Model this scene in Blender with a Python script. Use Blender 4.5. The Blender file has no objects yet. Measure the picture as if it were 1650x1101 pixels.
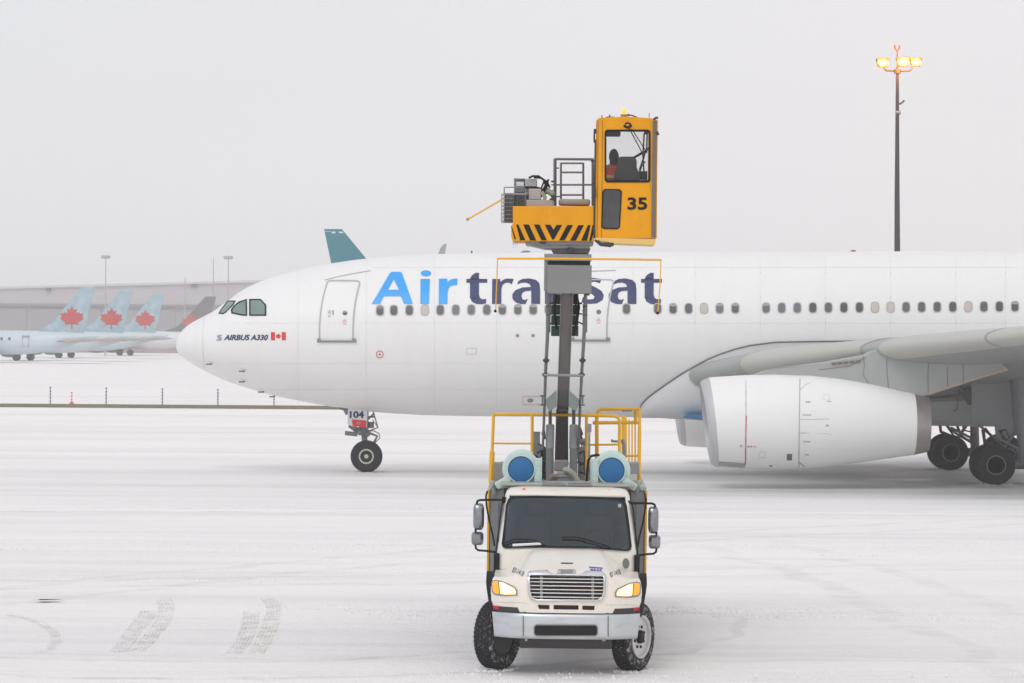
import bpy, bmesh, math, random
from mathutils import Vector, Matrix
random.seed(7)
SC = bpy.context.scene
COL = SC.collection
PI = math.pi
# ------------------------------------------------------------------ camera
F = 5170.0      # focal length in photo pixels (1650 wide)
HZ = 534.0      # horizon row
CH = 4.85       # eye height
RL = 0.0070     # camera roll (rad)
cd = bpy.data.cameras.new('camera'); cam = bpy.data.objects.new('camera', cd); COL.objects.link(cam)
cd.sensor_width = 36; cd.lens = 36 * F / 1650; cd.clip_end = 6000; cd.clip_start = 0.5
cd.shift_y = -(550.5 - HZ) / 1650
cam.matrix_world = Matrix.Translation((0, 0, CH)) @ Matrix.Rotation(PI/2, 4, 'X') @ Matrix.Rotation(RL, 4, 'Z')
SC.camera = cam
# ------------------------------------------------------------------ sky, sun, exposure
SUN_EL, SUN_AZ = math.radians(48), math.radians(205)
w = bpy.data.worlds.new('World'); SC.world = w; w.use_nodes = True
nt = w.node_tree; nt.nodes.clear()
def N(t, **k):
    n = nt.nodes.new(t)
    for a, b in k.items(): setattr(n, a, b)
    return n
out = N('ShaderNodeOutputWorld')
sky = N('ShaderNodeTexSky', sky_type='NISHITA', sun_disc=False, sun_elevation=SUN_EL, sun_rotation=SUN_AZ)
b1 = N('ShaderNodeBackground'); b1.inputs[1].default_value = 0.05
hs = N('ShaderNodeHueSaturation'); hs.inputs['Saturation'].default_value = .05; nt.links.new(sky.outputs[0], hs.inputs['Color']); nt.links.new(hs.outputs[0], b1.inputs[0])
# cloud deck: an even overcast, brighter overhead, a little cooler to one side
tc = N('ShaderNodeTexCoord'); sep = N('ShaderNodeSeparateXYZ'); nt.links.new(tc.outputs['Generated'], sep.inputs[0])
rz = N('ShaderNodeValToRGB'); nt.links.new(sep.outputs[2], rz.inputs[0])
e = rz.color_ramp.elements
e[0].position = 0.0; e[0].color = (.63, .62, .62, 1); e[1].position = 1.0; e[1].color = (.88, .87, .87, 1)
m = e.new(0.10); m.color = (.60, .60, .61, 1)
mr = N('ShaderNodeMapRange'); mr.inputs[1].default_value = -.2; mr.inputs[2].default_value = .12
nt.links.new(sep.outputs[0], mr.inputs[0])
cx = N('ShaderNodeMix', data_type='RGBA')
cx.inputs[6].default_value = (.92, .955, 1.05, 1); cx.inputs[7].default_value = (1.035, .995, 1.01, 1)
nt.links.new(mr.outputs[0], cx.inputs[0])
ml = N('ShaderNodeMix', data_type='RGBA', blend_type='MULTIPLY'); ml.inputs[0].default_value = 1
nt.links.new(rz.outputs[0], ml.inputs[6]); nt.links.new(cx.outputs[2], ml.inputs[7])
b2 = N('ShaderNodeBackground'); b2.inputs[1].default_value = 0.76
nt.links.new(ml.outputs[2], b2.inputs[0])
ad = N('ShaderNodeAddShader'); nt.links.new(b1.outputs[0], ad.inputs[0]); nt.links.new(b2.outputs[0], ad.inputs[1])
nt.links.new(ad.outputs[0], out.inputs[0])
sl = bpy.data.lights.new('sun', 'SUN'); sl.energy = 0.7; sl.angle = math.radians(25); sl.color = (1, .97, .93)
so = bpy.data.objects.new('sun', sl); COL.objects.link(so)
so.rotation_euler = (PI/2 - SUN_EL, 0, -math.radians(22))
SC.view_settings.view_transform = 'Standard'; SC.view_settings.look = 'None'
SC.view_settings.gamma = 1; SC.view_settings.exposure = 0.08
SC.cycles.max_bounces = 8; SC.cycles.volume_bounces = 1
# ------------------------------------------------------------------ helpers
def true_px(px, py):
    return px + RL*(py-HZ), py - RL*(px-825)
def P(px, py, D):
    x, y = true_px(px, py); s = F / D
    return Vector(((x-825)/s, D, CH - (y-HZ)/s))
def tag(o, label=None, cat=None, group=None, kind=None):
    if label: o['label'] = label
    if cat: o['category'] = cat
    if group: o['group'] = group
    if kind: o['kind'] = kind
    return o
def empty(name, loc=(0,0,0), rz=0, ry=0):
    o = bpy.data.objects.new(name, None); COL.objects.link(o); o.location = loc; o.rotation_euler = (0, ry, rz); o.empty_display_size = .3
    return o
def kids(o): return [c for c in bpy.data.objects if c.parent == o]
def copy_tree(o, parent=None):
    c = o.copy(); COL.objects.link(c); c.parent = parent
    for ch in kids(o): copy_tree(ch, c)
    return c
MATS = {}
def mat(name, col, rough=.6, metal=0, var=.08, scale=3.0, bump=0, emit=None, es=0, coat=0, spec=.5, dirt=None, dcol=(.3,.28,.25), dscale=(1,1,1)):
    if name in MATS: return MATS[name]
    m = bpy.data.materials.new(name); m.use_nodes = True; t = m.node_tree; b = t.nodes['Principled BSDF']
    b.inputs['Roughness'].default_value = rough; b.inputs['Metallic'].default_value = metal
    b.inputs['Specular IOR Level'].default_value = spec
    b.inputs['Coat Weight'].default_value = coat
    tcn = t.nodes.new('ShaderNodeTexCoord'); nz = t.nodes.new('ShaderNodeTexNoise')
    nz.inputs['Scale'].default_value = scale; nz.inputs['Detail'].default_value = 6
    t.links.new(tcn.outputs['Object'], nz.inputs['Vector'])
    mx = t.nodes.new('ShaderNodeMix'); mx.data_type = 'RGBA'
    mx.inputs[6].default_value = tuple(c*(1-var) for c in col)+(1,); mx.inputs[7].default_value = tuple(min(1, c*(1+var)) for c in col)+(1,)
    t.links.new(nz.outputs[0], mx.inputs[0]); last = mx.outputs[2]
    if dirt:
        mp = t.nodes.new('ShaderNodeMapping'); mp.inputs['Scale'].default_value = dscale; t.links.new(tcn.outputs['Object'], mp.inputs[0])
        n2 = t.nodes.new('ShaderNodeTexNoise'); n2.inputs['Scale'].default_value = 1; n2.inputs['Detail'].default_value = 8; n2.inputs['Roughness'].default_value = .65
        t.links.new(mp.outputs[0], n2.inputs[0])
        r = t.nodes.new('ShaderNodeMapRange'); r.inputs[1].default_value = .5; r.inputs[2].default_value = .8; r.inputs[4].default_value = dirt
        t.links.new(n2.outputs[0], r.inputs[0])
        m2 = t.nodes.new('ShaderNodeMix'); m2.data_type = 'RGBA'; m2.inputs[7].default_value = dcol+(1,)
        t.links.new(r.outputs[0], m2.inputs[0]); t.links.new(last, m2.inputs[6]); last = m2.outputs[2]
    t.links.new(last, b.inputs['Base Color'])
    rr = t.nodes.new('ShaderNodeMapRange'); rr.inputs[3].default_value = max(.02, rough-.07); rr.inputs[4].default_value = min(1, rough+.07)
    t.links.new(nz.outputs[0], rr.inputs[0]); t.links.new(rr.outputs[0], b.inputs['Roughness'])
    if bump:
        bp = t.nodes.new('ShaderNodeBump'); bp.inputs['Strength'].default_value = bump; bp.inputs['Distance'].default_value = .02
        t.links.new(nz.outputs[0], bp.inputs['Height']); t.links.new(bp.outputs[0], b.inputs['Normal'])
    if emit:
        b.inputs['Emission Color'].default_value = tuple(emit)+(1,); b.inputs['Emission Strength'].default_value = es
    MATS[name] = m; return m
def glass(name, tint, gl=(1,1,1), rough=.03):
    if name in MATS: return MATS[name]
    m = bpy.data.materials.new(name); m.use_nodes = True; t = m.node_tree; t.nodes.clear()
    o = t.nodes.new('ShaderNodeOutputMaterial'); tr = t.nodes.new('ShaderNodeBsdfTransparent'); tr.inputs[0].default_value = tuple(tint)+(1,)
    g = t.nodes.new('ShaderNodeBsdfGlossy'); g.inputs[0].default_value = tuple(gl)+(1,); g.inputs[1].default_value = rough
    fr = t.nodes.new('ShaderNodeFresnel'); fr.inputs[0].default_value = 1.5
    nz = t.nodes.new('ShaderNodeTexNoise'); nz.inputs[0].default_value = (0,0,0); nz.inputs['Scale'].default_value = 4
    mx = t.nodes.new('ShaderNodeMixShader')
    t.links.new(fr.outputs[0], mx.inputs[0]); t.links.new(tr.outputs[0], mx.inputs[1]); t.links.new(g.outputs[0], mx.inputs[2]); t.links.new(mx.outputs[0], o.inputs[0])
    t.nodes.remove(nz)
    MATS[name] = m; return m
class MB:
    def __init__(s): s.v = []; s.f = []; s.mi = []; s.cur = 0
    def add(s, vs, fs):
        n = len(s.v); s.v += [Vector(v) for v in vs]; s.f += [tuple(i+n for i in f) for f in fs]; s.mi += [s.cur]*len(fs); return s
    def hexa(s, c): # 8 corners: bottom 4 ccw, top 4
        return s.add(c, [(3,2,1,0),(4,5,6,7),(0,1,5,4),(1,2,6,5),(2,3,7,6),(3,0,4,7)])
    def box(s, x0, x1, y0, y1, z0, z1):
        if x0 > x1: x0, x1 = x1, x0
        if y0 > y1: y0, y1 = y1, y0
        if z0 > z1: z0, z1 = z1, z0
        return s.hexa([(x0,y0,z0),(x1,y0,z0),(x1,y1,z0),(x0,y1,z0),(x0,y0,z1),(x1,y0,z1),(x1,y1,z1),(x0,y1,z1)])
    def loft(s, rings, caps=True, closed=True):
        n = len(rings[0]); base = len(s.v); vs = []; fs = []
        for r in rings: vs += r
        for i in range(len(rings)-1):
            for j in range(n if closed else n-1):
                k = (j+1) % n; fs.append((i*n+j, i*n+k, (i+1)*n+k, (i+1)*n+j))
        if caps and closed:
            fs.append(tuple(range(n-1, -1, -1))); o = (len(rings)-1)*n; fs.append(tuple(o+j for j in range(n)))
        return s.add(vs, fs)
    def tube(s, pts, r, n=8):
        pts = [Vector(p) for p in pts]; rings = []; up = None
        for i, p in enumerate(pts):
            if i == 0: d = pts[1]-p
            elif i == len(pts)-1: d = p-pts[i-1]
            else: d = (pts[i+1]-p).normalized() + (p-pts[i-1]).normalized()
            d.normalize()
            if up is None: up = d.orthogonal().normalized()
            up = (up - d*up.dot(d)).normalized(); sd = d.cross(up)
            rr = r[i] if isinstance(r, (list, tuple)) else r
            rings.append([p + (up*math.cos(a)+sd*math.sin(a))*rr for a in [2*PI*k/n for k in range(n)]])
        return s.loft(rings)
    def lathe(s, prof, c, ax, n=32, caps=True): # prof: (dist along axis, radius)
        c = Vector(c); ax = Vector(ax).normalized(); u = ax.orthogonal().normalized(); v = ax.cross(u)
        return s.loft([[c+ax*d+(u*math.cos(2*PI*k/n)+v*math.sin(2*PI*k/n))*max(r, 1e-4) for k in range(n)] for d, r in prof], caps)
    def sphere(s, c, r, n=12):
        c = Vector(c); rx, ry, rz_ = (r if isinstance(r, (tuple, list)) else (r, r, r))
        return s.loft([[c+Vector((rx*math.sin(t)*math.cos(2*PI*k/n), ry*math.sin(t)*math.sin(2*PI*k/n), -rz_*math.cos(t))) for k in range(n)] for t in [PI*(.02+.96*i/8) for i in range(9)]])
    def build(s, name, m, parent=None, smooth=False, bevel=0, seg=2, ang=35, loc=None):
        me = bpy.data.meshes.new(name); me.from_pydata([tuple(v) for v in s.v], [], s.f)
        ms = m if isinstance(m, (list, tuple)) else [m]
        for k in ms: me.materials.append(k)
        if len(ms) > 1: me.polygons.foreach_set('material_index', s.mi)
        bm = bmesh.new(); bm.from_mesh(me); bmesh.ops.recalc_face_normals(bm, faces=bm.faces); bm.to_mesh(me); bm.free()
        if smooth:
            me.polygons.foreach_set('use_smooth', [True]*len(me.polygons)); me.set_sharp_from_angle(angle=math.radians(ang))
        o = bpy.data.objects.new(name, me); COL.objects.link(o); o.parent = parent
        if bevel:
            b = o.modifiers.new('bevel', 'BEVEL'); b.width = bevel; b.segments = seg; b.limit_method = 'ANGLE'; b.angle_limit = math.radians(40)
            me.polygons.foreach_set('use_smooth', [True]*len(me.polygons)); b.harden_normals = False
            me.set_sharp_from_angle(angle=math.radians(60))
        return o
def curve_mesh(polys):
    """fill closed outlines (holes allowed) -> verts2d, faces"""
    c = bpy.data.curves.new('tmp', 'CURVE'); c.dimensions = '2D'; c.fill_mode = 'BOTH'
    for p in polys:
        sp = c.splines.new('POLY'); sp.points.add(len(p)-1); sp.use_cyclic_u = True
        for i, (x, y) in enumerate(p): sp.points[i].co = (x, y, 0, 1)
    return grab(c)
def grab(c):
    o = bpy.data.objects.new('tmp', c); COL.objects.link(o); bpy.context.view_layer.update()
    dg = bpy.context.evaluated_depsgraph_get(); me = bpy.data.meshes.new_from_object(o.evaluated_get(dg))
    vs = [(v.co.x, v.co.y) for v in me.vertices]; fs = [tuple(p.vertices) for p in me.polygons]
    bpy.data.objects.remove(o); bpy.data.meshes.remove(me); return vs, fs
def text2d(s, x0, x1, y0, y1, shear=0, bold=.03, rot=0):
    """text filling the pixel rectangle (y down)"""
    c = bpy.data.curves.new('tmp', 'FONT'); c.body = s; c.offset = bold; c.shear = shear; c.resolution_u = 4
    vs, fs = grab(c)
    ax = min(v[0] for v in vs); bx = max(v[0] for v in vs); ay = min(v[1] for v in vs); by = max(v[1] for v in vs)
    vs = [(x0+(v[0]-ax)/(bx-ax)*(x1-x0), y1-(v[1]-ay)/(by-ay)*(y1-y0)) for v in vs]
    if rot:
        mx_, my_ = (x0+x1)/2, (y0+y1)/2; cr, sr = math.cos(rot), math.sin(rot)
        vs = [(mx_+(a-mx_)*cr-(b-my_)*sr, my_+(a-mx_)*sr+(b-my_)*cr) for a, b in vs]
    return vs, fs
def decal(name, vf, fn, m, parent, cuts=None, xcuts=None):
    vs, fs = vf
    me = bpy.data.meshes.new(name); me.from_pydata([(a, b, 0) for a, b in vs], [], fs)
    bm = bmesh.new(); bm.from_mesh(me)
    for step, ax in ((cuts, 1), (xcuts, 0)):
        if step:
            lo = min(v.co[ax] for v in bm.verts); hi = max(v.co[ax] for v in bm.verts); k = lo+step
            while k < hi:
                co = [0,0,0]; co[ax] = k; no = [0,0,0]; no[ax] = 1
                bmesh.ops.bisect_plane(bm, geom=bm.verts[:]+bm.edges[:]+bm.faces[:], plane_co=co, plane_no=no); k += step
    for v in bm.verts: v.co = fn(v.co.x, v.co.y)
    bmesh.ops.recalc_face_normals(bm, faces=bm.faces)
    bm.to_mesh(me); bm.free(); me.materials.append(m)
    me.polygons.foreach_set('use_smooth', [True]*len(me.polygons))
    o = bpy.data.objects.new(name, me); COL.objects.link(o); o.parent = parent; return o
def rrect(x0, x1, y0, y1, r, n=5):
    p = []
    for cx_, cy_, a in ((x1-r, y0+r, -90), (x1-r, y1-r, 0), (x0+r, y1-r, 90), (x0+r, y0+r, 180)):
        for k in range(n+1):
            t = math.radians(a+90*k/n); p.append((cx_+r*math.cos(t), cy_+r*math.sin(t)))
    return p
def ell(cx_, cy_, rx, ry, n=20): return [(cx_+rx*math.cos(2*PI*k/n), cy_+ry*math.sin(2*PI*k/n)) for k in range(n)]
def interp(tab, x):
    """monotone cubic through (x, y) pairs"""
    n = len(tab)
    if x <= tab[0][0]: return tab[0][1]
    if x >= tab[-1][0]: return tab[-1][1]
    i = max(k for k in range(n-1) if tab[k][0] <= x)
    def sl(k): return (tab[k+1][1]-tab[k][1])/(tab[k+1][0]-tab[k][0])
    def mm(k):
        if k == 0: return sl(0)
        if k == n-1: return sl(n-2)
        a, b = sl(k-1), sl(k)
        return 0 if a*b <= 0 else 2*a*b/(a+b)
    h = tab[i+1][0]-tab[i][0]; t = (x-tab[i][0])/h
    return ((2*t**3-3*t*t+1)*tab[i][1]+(t**3-2*t*t+t)*h*mm(i)+(-2*t**3+3*t*t)*tab[i+1][1]+(t**3-t*t)*h*mm(i+1))
LEAF = [(0,-1),(.18,-.66),(.42,-.78),(.34,-.36),(.56,-.52),(.62,-.36),(.95,-.4),(.82,-.08),(.98,.02),(.5,.4),(.56,.58),(.06,.5),(.05,.9),(-.05,.9),(-.06,.5),(-.56,.58),(-.5,.4),(-.98,.02),(-.82,-.08),(-.95,-.4),(-.62,-.36),(-.56,-.52),(-.34,-.36),(-.42,-.78),(-.18,-.66)]
# ------------------------------------------------------------------ materials
M_white = mat('aircraft_white', (.82,.82,.81), .42, var=.02, scale=.6, spec=.35, dirt=.16, dcol=(.60,.58,.54), dscale=(2.2,1,.3))
M_wing = mat('wing_grey', (.35,.37,.355), .42, var=.06, scale=1.5, dirt=.5, dcol=(.33,.33,.30), dscale=(1.5,.3,1))
M_slat = mat('slat_grey', (.47,.47,.43), .38, var=.05, scale=1.0, dirt=.3, dcol=(.45,.44,.38), dscale=(1,.5,1))
M_lip = mat('inlet_lip_metal', (.50,.50,.51), .5, .25, var=.05)
M_nozzle = mat('nozzle_metal', (.36,.34,.33), .42, .7, var=.15, scale=5, dirt=.5, dcol=(.22,.2,.19), dscale=(3,1,3))
M_fairing = mat('belly_fairing_grey', (.62,.63,.64), .4, var=.04, dirt=.3, dcol=(.42,.42,.4), dscale=(.6,.6,1.5))
M_door_grey = mat('gear_door_grey', (.33,.34,.35), .5, var=.08)
M_seam = mat('seam_dark', (.13,.13,.13), .6)
M_pline = mat('panel_line_grey', (.44,.44,.43), .6)
M_glassd = mat('cabin_window_dark', (.075,.08,.09), .12, var=.3, scale=.9, spec=.8)
M_glassb = mat('cabin_window_blind', (.55,.50,.46), .35)
M_halfb = mat('blind_grey', (.34,.34,.34), .4); M_wframe = mat('cabin_window_frame', (.44,.43,.42), .4)
oi = M_glassd.node_tree.nodes.new('ShaderNodeObjectInfo'); _t = M_glassd.node_tree; _mx = _t.nodes.new('ShaderNodeMix'); _mx.data_type = 'RGBA'; _mx.inputs[6].default_value = (.05,.055,.06,1); _mx.inputs[7].default_value = (.15,.17,.19,1)
_t.links.new(oi.outputs['Random'], _mx.inputs[0]); _t.links.new(_mx.outputs[2], _t.nodes['Principled BSDF'].inputs['Base Color'])
M_cock = mat('cockpit_glass', (.16,.24,.22), .06, var=.5, scale=1.6, spec=.9)
M_blue = mat('livery_light_blue', (.022,.36,.86), .35, var=.03)
M_navy = mat('livery_navy', (.04,.052,.14), .45, spec=.3, var=.06)
M_red = mat('paint_red', (.70,.03,.035), .45)
M_pink = mat('marking_pale_red', (.75,.42,.42), .5)
M_tyre = mat('tyre_rubber', (.030,.030,.034), .9, spec=.2, var=.3, scale=14, bump=.5)
M_rim = mat('wheel_rim_pale', (.50,.50,.43), .5, var=.1)
M_rimd = mat('wheel_rim_dark', (.10,.16,.165), .55, .1, var=.3, scale=12)
M_strut = mat('gear_metal', (.20,.20,.21), .5, .3, var=.2, scale=8)
M_black = mat('black_plastic', (.009,.009,.010), .6, spec=.2)
M_board = mat('board_white', (.75,.75,.76), .5)
M_cream = mat('truck_cream_paint', (.79,.755,.68), .33, var=.03, coat=.25, dirt=.30, dcol=(.55,.51,.46), dscale=(5,5,2.5))
M_chrome = mat('chrome_satin', (.62,.64,.66), .25, .85, var=.1, scale=6)
M_bumper = mat('bumper_steel', (.55,.59,.62), .34, .55, var=.1, scale=4, dirt=.6, dcol=(.30,.28,.27), dscale=(1.5,1.5,5))
M_yel = mat('safety_yellow_paint', (.80,.345,.001), .5, var=.07, scale=2, dirt=.4, dcol=(.52,.20,.005), dscale=(4,4,1.0), spec=.2)
M_yel2 = mat('yellow_skirt_faded', (.78,.52,.16), .45, var=.08, scale=5)
M_rail = mat('rail_yellow', (.80,.43,.003), .5, var=.1, scale=5)
M_grey = mat('truck_grey_steel', (.26,.27,.28), .45, .2, var=.12, scale=4, dirt=.4, dcol=(.14,.13,.13), dscale=(3,3,2))
M_lgrey = mat('box_light_grey', (.23,.235,.23), .5, .1, var=.06, scale=3, dirt=.4, dcol=(.24,.24,.23), dscale=(3,3,1))
M_boom = mat('boom_brown_grey', (.15,.135,.13), .5, .1, var=.12, scale=3, dirt=.5, dcol=(.09,.08,.08), dscale=(6,6,1))
M_dark = mat('dark_steel', (.04,.038,.042), .5, .1, var=.2, scale=6)
M_mint = mat('mint_green_paint', (.54,.68,.64), .4, var=.06, scale=5, dirt=.3, dcol=(.3,.36,.33), dscale=(6,6,6))
M_bdisc = mat('blue_disc_paint', (.006,.13,.34), .5, var=.15, scale=9)
M_green = mat('dark_green_hose', (.02,.07,.05), .5, var=.3, scale=20)
M_teal_box = mat('aged_equipment_grey', (.36,.38,.35), .5, .1, var=.15, scale=8)
M_cab_in = mat('cab_interior_dark', (.035,.037,.04), .8)
M_seat = mat('seat_fabric_grey', (.07,.07,.075), .9, var=.2, scale=10)
M_amber = mat('amber_lamp_lit', (.8,.25,.02), .3, emit=(1,.30,.01), es=.9)
M_head = mat('headlamp_lit', (.9,.8,.6), .3, emit=(1,.52,.10), es=1.15); M_core = mat('headlamp_core_lit', (.9,.8,.6), .3, emit=(1,.84,.50), es=1.7)
M_ambrefl = mat('amber_marker_lens', (.75,.16,.03), .25, emit=(1,.2,.02), es=.25)
M_flood = mat('floodlamp_lit', (.9,.6,.2), .3, emit=(1,.40,.01), es=1.5); M_fcore = mat('floodlamp_core_lit', (.9,.6,.2), .3, emit=(1,.74,.16), es=2.6)
M_ws = glass('windscreen_glass', (.40,.52,.56), (.75,.9,1))
M_pod = glass('pod_glass', (.97,.975,.975), (.4,.4,.4))
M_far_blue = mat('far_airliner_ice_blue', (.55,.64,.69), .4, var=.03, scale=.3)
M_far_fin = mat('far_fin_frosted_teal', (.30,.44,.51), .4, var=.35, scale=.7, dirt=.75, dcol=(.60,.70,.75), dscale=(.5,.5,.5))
M_far_white = mat('far_airliner_white', (.68,.68,.70), .4, var=.03)
M_far_grey = mat('far_fin_charcoal', (.13,.125,.13), .4, var=.1)
M_far_leaf = mat('leaf_red', (.52,.03,.02), .5)
M_teal = mat('fin_teal', (.035,.20,.25), .35, var=.06, scale=.6)
M_mirror = mat('mirror_glass', (.55,.57,.6), .06, .9)
# ------------------------------------------------------------------ ground: snow covered apron
def ground():
    m = bpy.data.materials.new('packed_snow'); m.use_nodes = True; t = m.node_tree; b = t.nodes['Principled BSDF']
    L = t.links.new
    def n(tp, **k):
        q = t.nodes.new(tp)
        for a, v in k.items(): setattr(q, a, v)
        return q
    tc = n('ShaderNodeTexCoord')
    def noise(sx, sy, sc, det=8, ro=.6, off=0, dist=0):
        mp = n('ShaderNodeMapping'); mp.inputs['Scale'].default_value = (sx, sy, 1); mp.inputs['Location'].default_value = (off, off*1.7, 0)
        L(tc.outputs['Object'], mp.inputs[0]); z = n('ShaderNodeTexNoise'); z.inputs['Scale'].default_value = sc; z.inputs['Detail'].default_value = det
        z.inputs['Roughness'].default_value = ro; z.inputs['Distortion'].default_value = dist; L(mp.outputs[0], z.inputs[0]); return z.outputs[0]
    def mr(i, a, b_, c, d):
        q = n('ShaderNodeMapRange'); q.inputs[1].default_value = a; q.inputs[2].default_value = b_; q.inputs[3].default_value = c; q.inputs[4].default_value = d; L(i, q.inputs[0]); return q.outputs[0]
    def math_(op, a, b_):
        q = n('ShaderNodeMath', operation=op)
        for i, v in enumerate((a, b_)):
            if isinstance(v, (int, float)): q.inputs[i].default_value = v
            else: L(v, q.inputs[i])
        return q.outputs[0]
    def mix(f, a, b_):
        q = n('ShaderNodeMix', data_type='RGBA')
        if isinstance(f, (int, float)): q.inputs[0].default_value = f
        else: L(f, q.inputs[0])
        for i, v in ((6, a), (7, b_)):
            if isinstance(v, tuple): q.inputs[i].default_value = v+(1,)
            else: L(v, q.inputs[i])
        return q.outputs[2]
    streak = mr(noise(.07, 1.0, .5, 12, .68, 0, .35), .50, .72, 0, 1)      # plough lines running across
    streak2 = mr(noise(.02, .35, .6, 6, .55, 31), .48, .66, 0, 1)     # broad worn lanes
    fine = mr(noise(.35, 1.6, 1.8, 10, .75, 9, .5), .54, .74, 0, 1)
    lump = noise(1, 1, 3.5, 10, .7, 3)
    patch = mr(noise(1, 1, .10, 5, .55, 70), .45, .7, 0, 1)
    c = mix(mr(patch, 0, 1, 0, .6), (.93,.91,.90), (.88,.86,.85))
    crumb = mr(noise(.5, 1.0, 5.0, 6, .7, 21), .60, .72, 0, 1)
    c = mix(math_('MULTIPLY', math_('MULTIPLY', crumb, patch), .5), c, (.60,.58,.57))
    c = mix(math_('MULTIPLY', streak, .50), c, (.66,.66,.67))
    c = mix(math_('MULTIPLY', streak2, .30), c, (.68,.68,.685))
    c = mix(math_('MULTIPLY', fine, .35), c, (.62,.605,.60))
    # the lane the aircraft taxis on: thinned by wheels and melt, damp concrete greying through
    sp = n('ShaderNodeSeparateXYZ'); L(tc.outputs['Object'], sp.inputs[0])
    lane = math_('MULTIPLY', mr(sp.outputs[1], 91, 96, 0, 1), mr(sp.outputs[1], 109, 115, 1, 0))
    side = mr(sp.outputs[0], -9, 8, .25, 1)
    wob = mr(noise(1, 1, .35, 3, .5, 12), .3, .7, -.35, .35); brk = mr(noise(.6, .6, 1.3, 8, .7, 27), .38, .60, 0, 1)
    for (cx0, cy0, Rr, wd, st, ya, yb) in ((-143,45,150.0,.34,.28,38,76),(-143,45,152.2,.34,.24,38,80),(60,20,78,.3,.28,40,90),(60,20,80.1,.3,.28,40,90),(-30,150,90.5,.28,.4,44,70),(-30,150,92.4,.28,.35,44,70),(4,200,152.5,.22,.35,44,60),(-5.2,53.5,8.9,.16,.45,38,60),(-5.2,53.5,6.6,.16,.4,38,60),(40,60,42.4,.2,.3,38,54),(4,-40,126,.3,.3,70,95),(4,-40,127.9,.3,.3,70,95)):
        dx = math_('SUBTRACT', sp.outputs[0], cx0); dy = math_('SUBTRACT', sp.outputs[1], cy0)
        rr_ = math_('SQRT', math_('ADD', math_('MULTIPLY', dx, dx), math_('MULTIPLY', dy, dy)), 0)
        dd = math_('ABSOLUTE', math_('ADD', math_('SUBTRACT', rr_, Rr), wob), 0)
        f_ = math_('MULTIPLY', math_('MULTIPLY', mr(dd, wd*.55, wd, 1, 0), brk), math_('MULTIPLY', mr(sp.outputs[1], ya, ya+5, 0, 1), mr(sp.outputs[1], yb-8, yb, 1, 0)))
        c = mix(math_('MULTIPLY', f_, st), c, (.56,.545,.54))
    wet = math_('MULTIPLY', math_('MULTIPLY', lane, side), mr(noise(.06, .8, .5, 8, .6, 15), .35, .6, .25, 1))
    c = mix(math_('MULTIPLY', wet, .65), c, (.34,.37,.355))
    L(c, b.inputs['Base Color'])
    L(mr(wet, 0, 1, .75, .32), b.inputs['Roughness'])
    h = math_('ADD', math_('MULTIPLY', lump, .6), math_('MULTIPLY', noise(.12, 1.4, 1.0, 8, .6, 44), .8))
    bp = n('ShaderNodeBump'); bp.inputs['Strength'].default_value = .9; bp.inputs['Distance'].default_value = .12
    L(h, bp.inputs['Height']); L(bp.outputs[0], b.inputs['Normal'])
    b.inputs['Specular IOR Level'].default_value = .25
    # one sheet, finer in front, with low ridges of ploughed snow
    from mathutils import noise as mn
    xs = [-900,-500,-200,-90]+[-45+.9*i for i in range(101)]+[90,200,500,900]
    ys = [-40,0,15,25]+[34+.45*i for i in range(100)]+[80+1.2*i for i in range(60)]+[155,170,200,260,340,450,600,800,1200]
    vs = []; fs = []
    for y in ys:
        for x in xs:
            z = 0
            if abs(x) <= 45 and 34 <= y <= 150:
                z = .030*(mn.noise(Vector((x*.10, y*.8, 3)))) + .014*mn.noise(Vector((x*.5, y*1.7, 9)))
                z *= min(1, abs(y-110)/14+.15) if y > 90 else 1
                z -= .02
            vs.append((x, y, z))
    nx = len(xs)
    for j in range(len(ys)-1):
        for i in range(nx-1): fs.append((j*nx+i, j*nx+i+1, (j+1)*nx+i+1, (j+1)*nx+i))
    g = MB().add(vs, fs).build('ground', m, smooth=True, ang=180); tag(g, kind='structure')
ground()
def G(px, py):   # photo pixel -> point on flat ground
    x, y = true_px(px, py); s = (y-HZ)/CH
    return Vector(((x-825)/s, F/s, 0))
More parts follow.
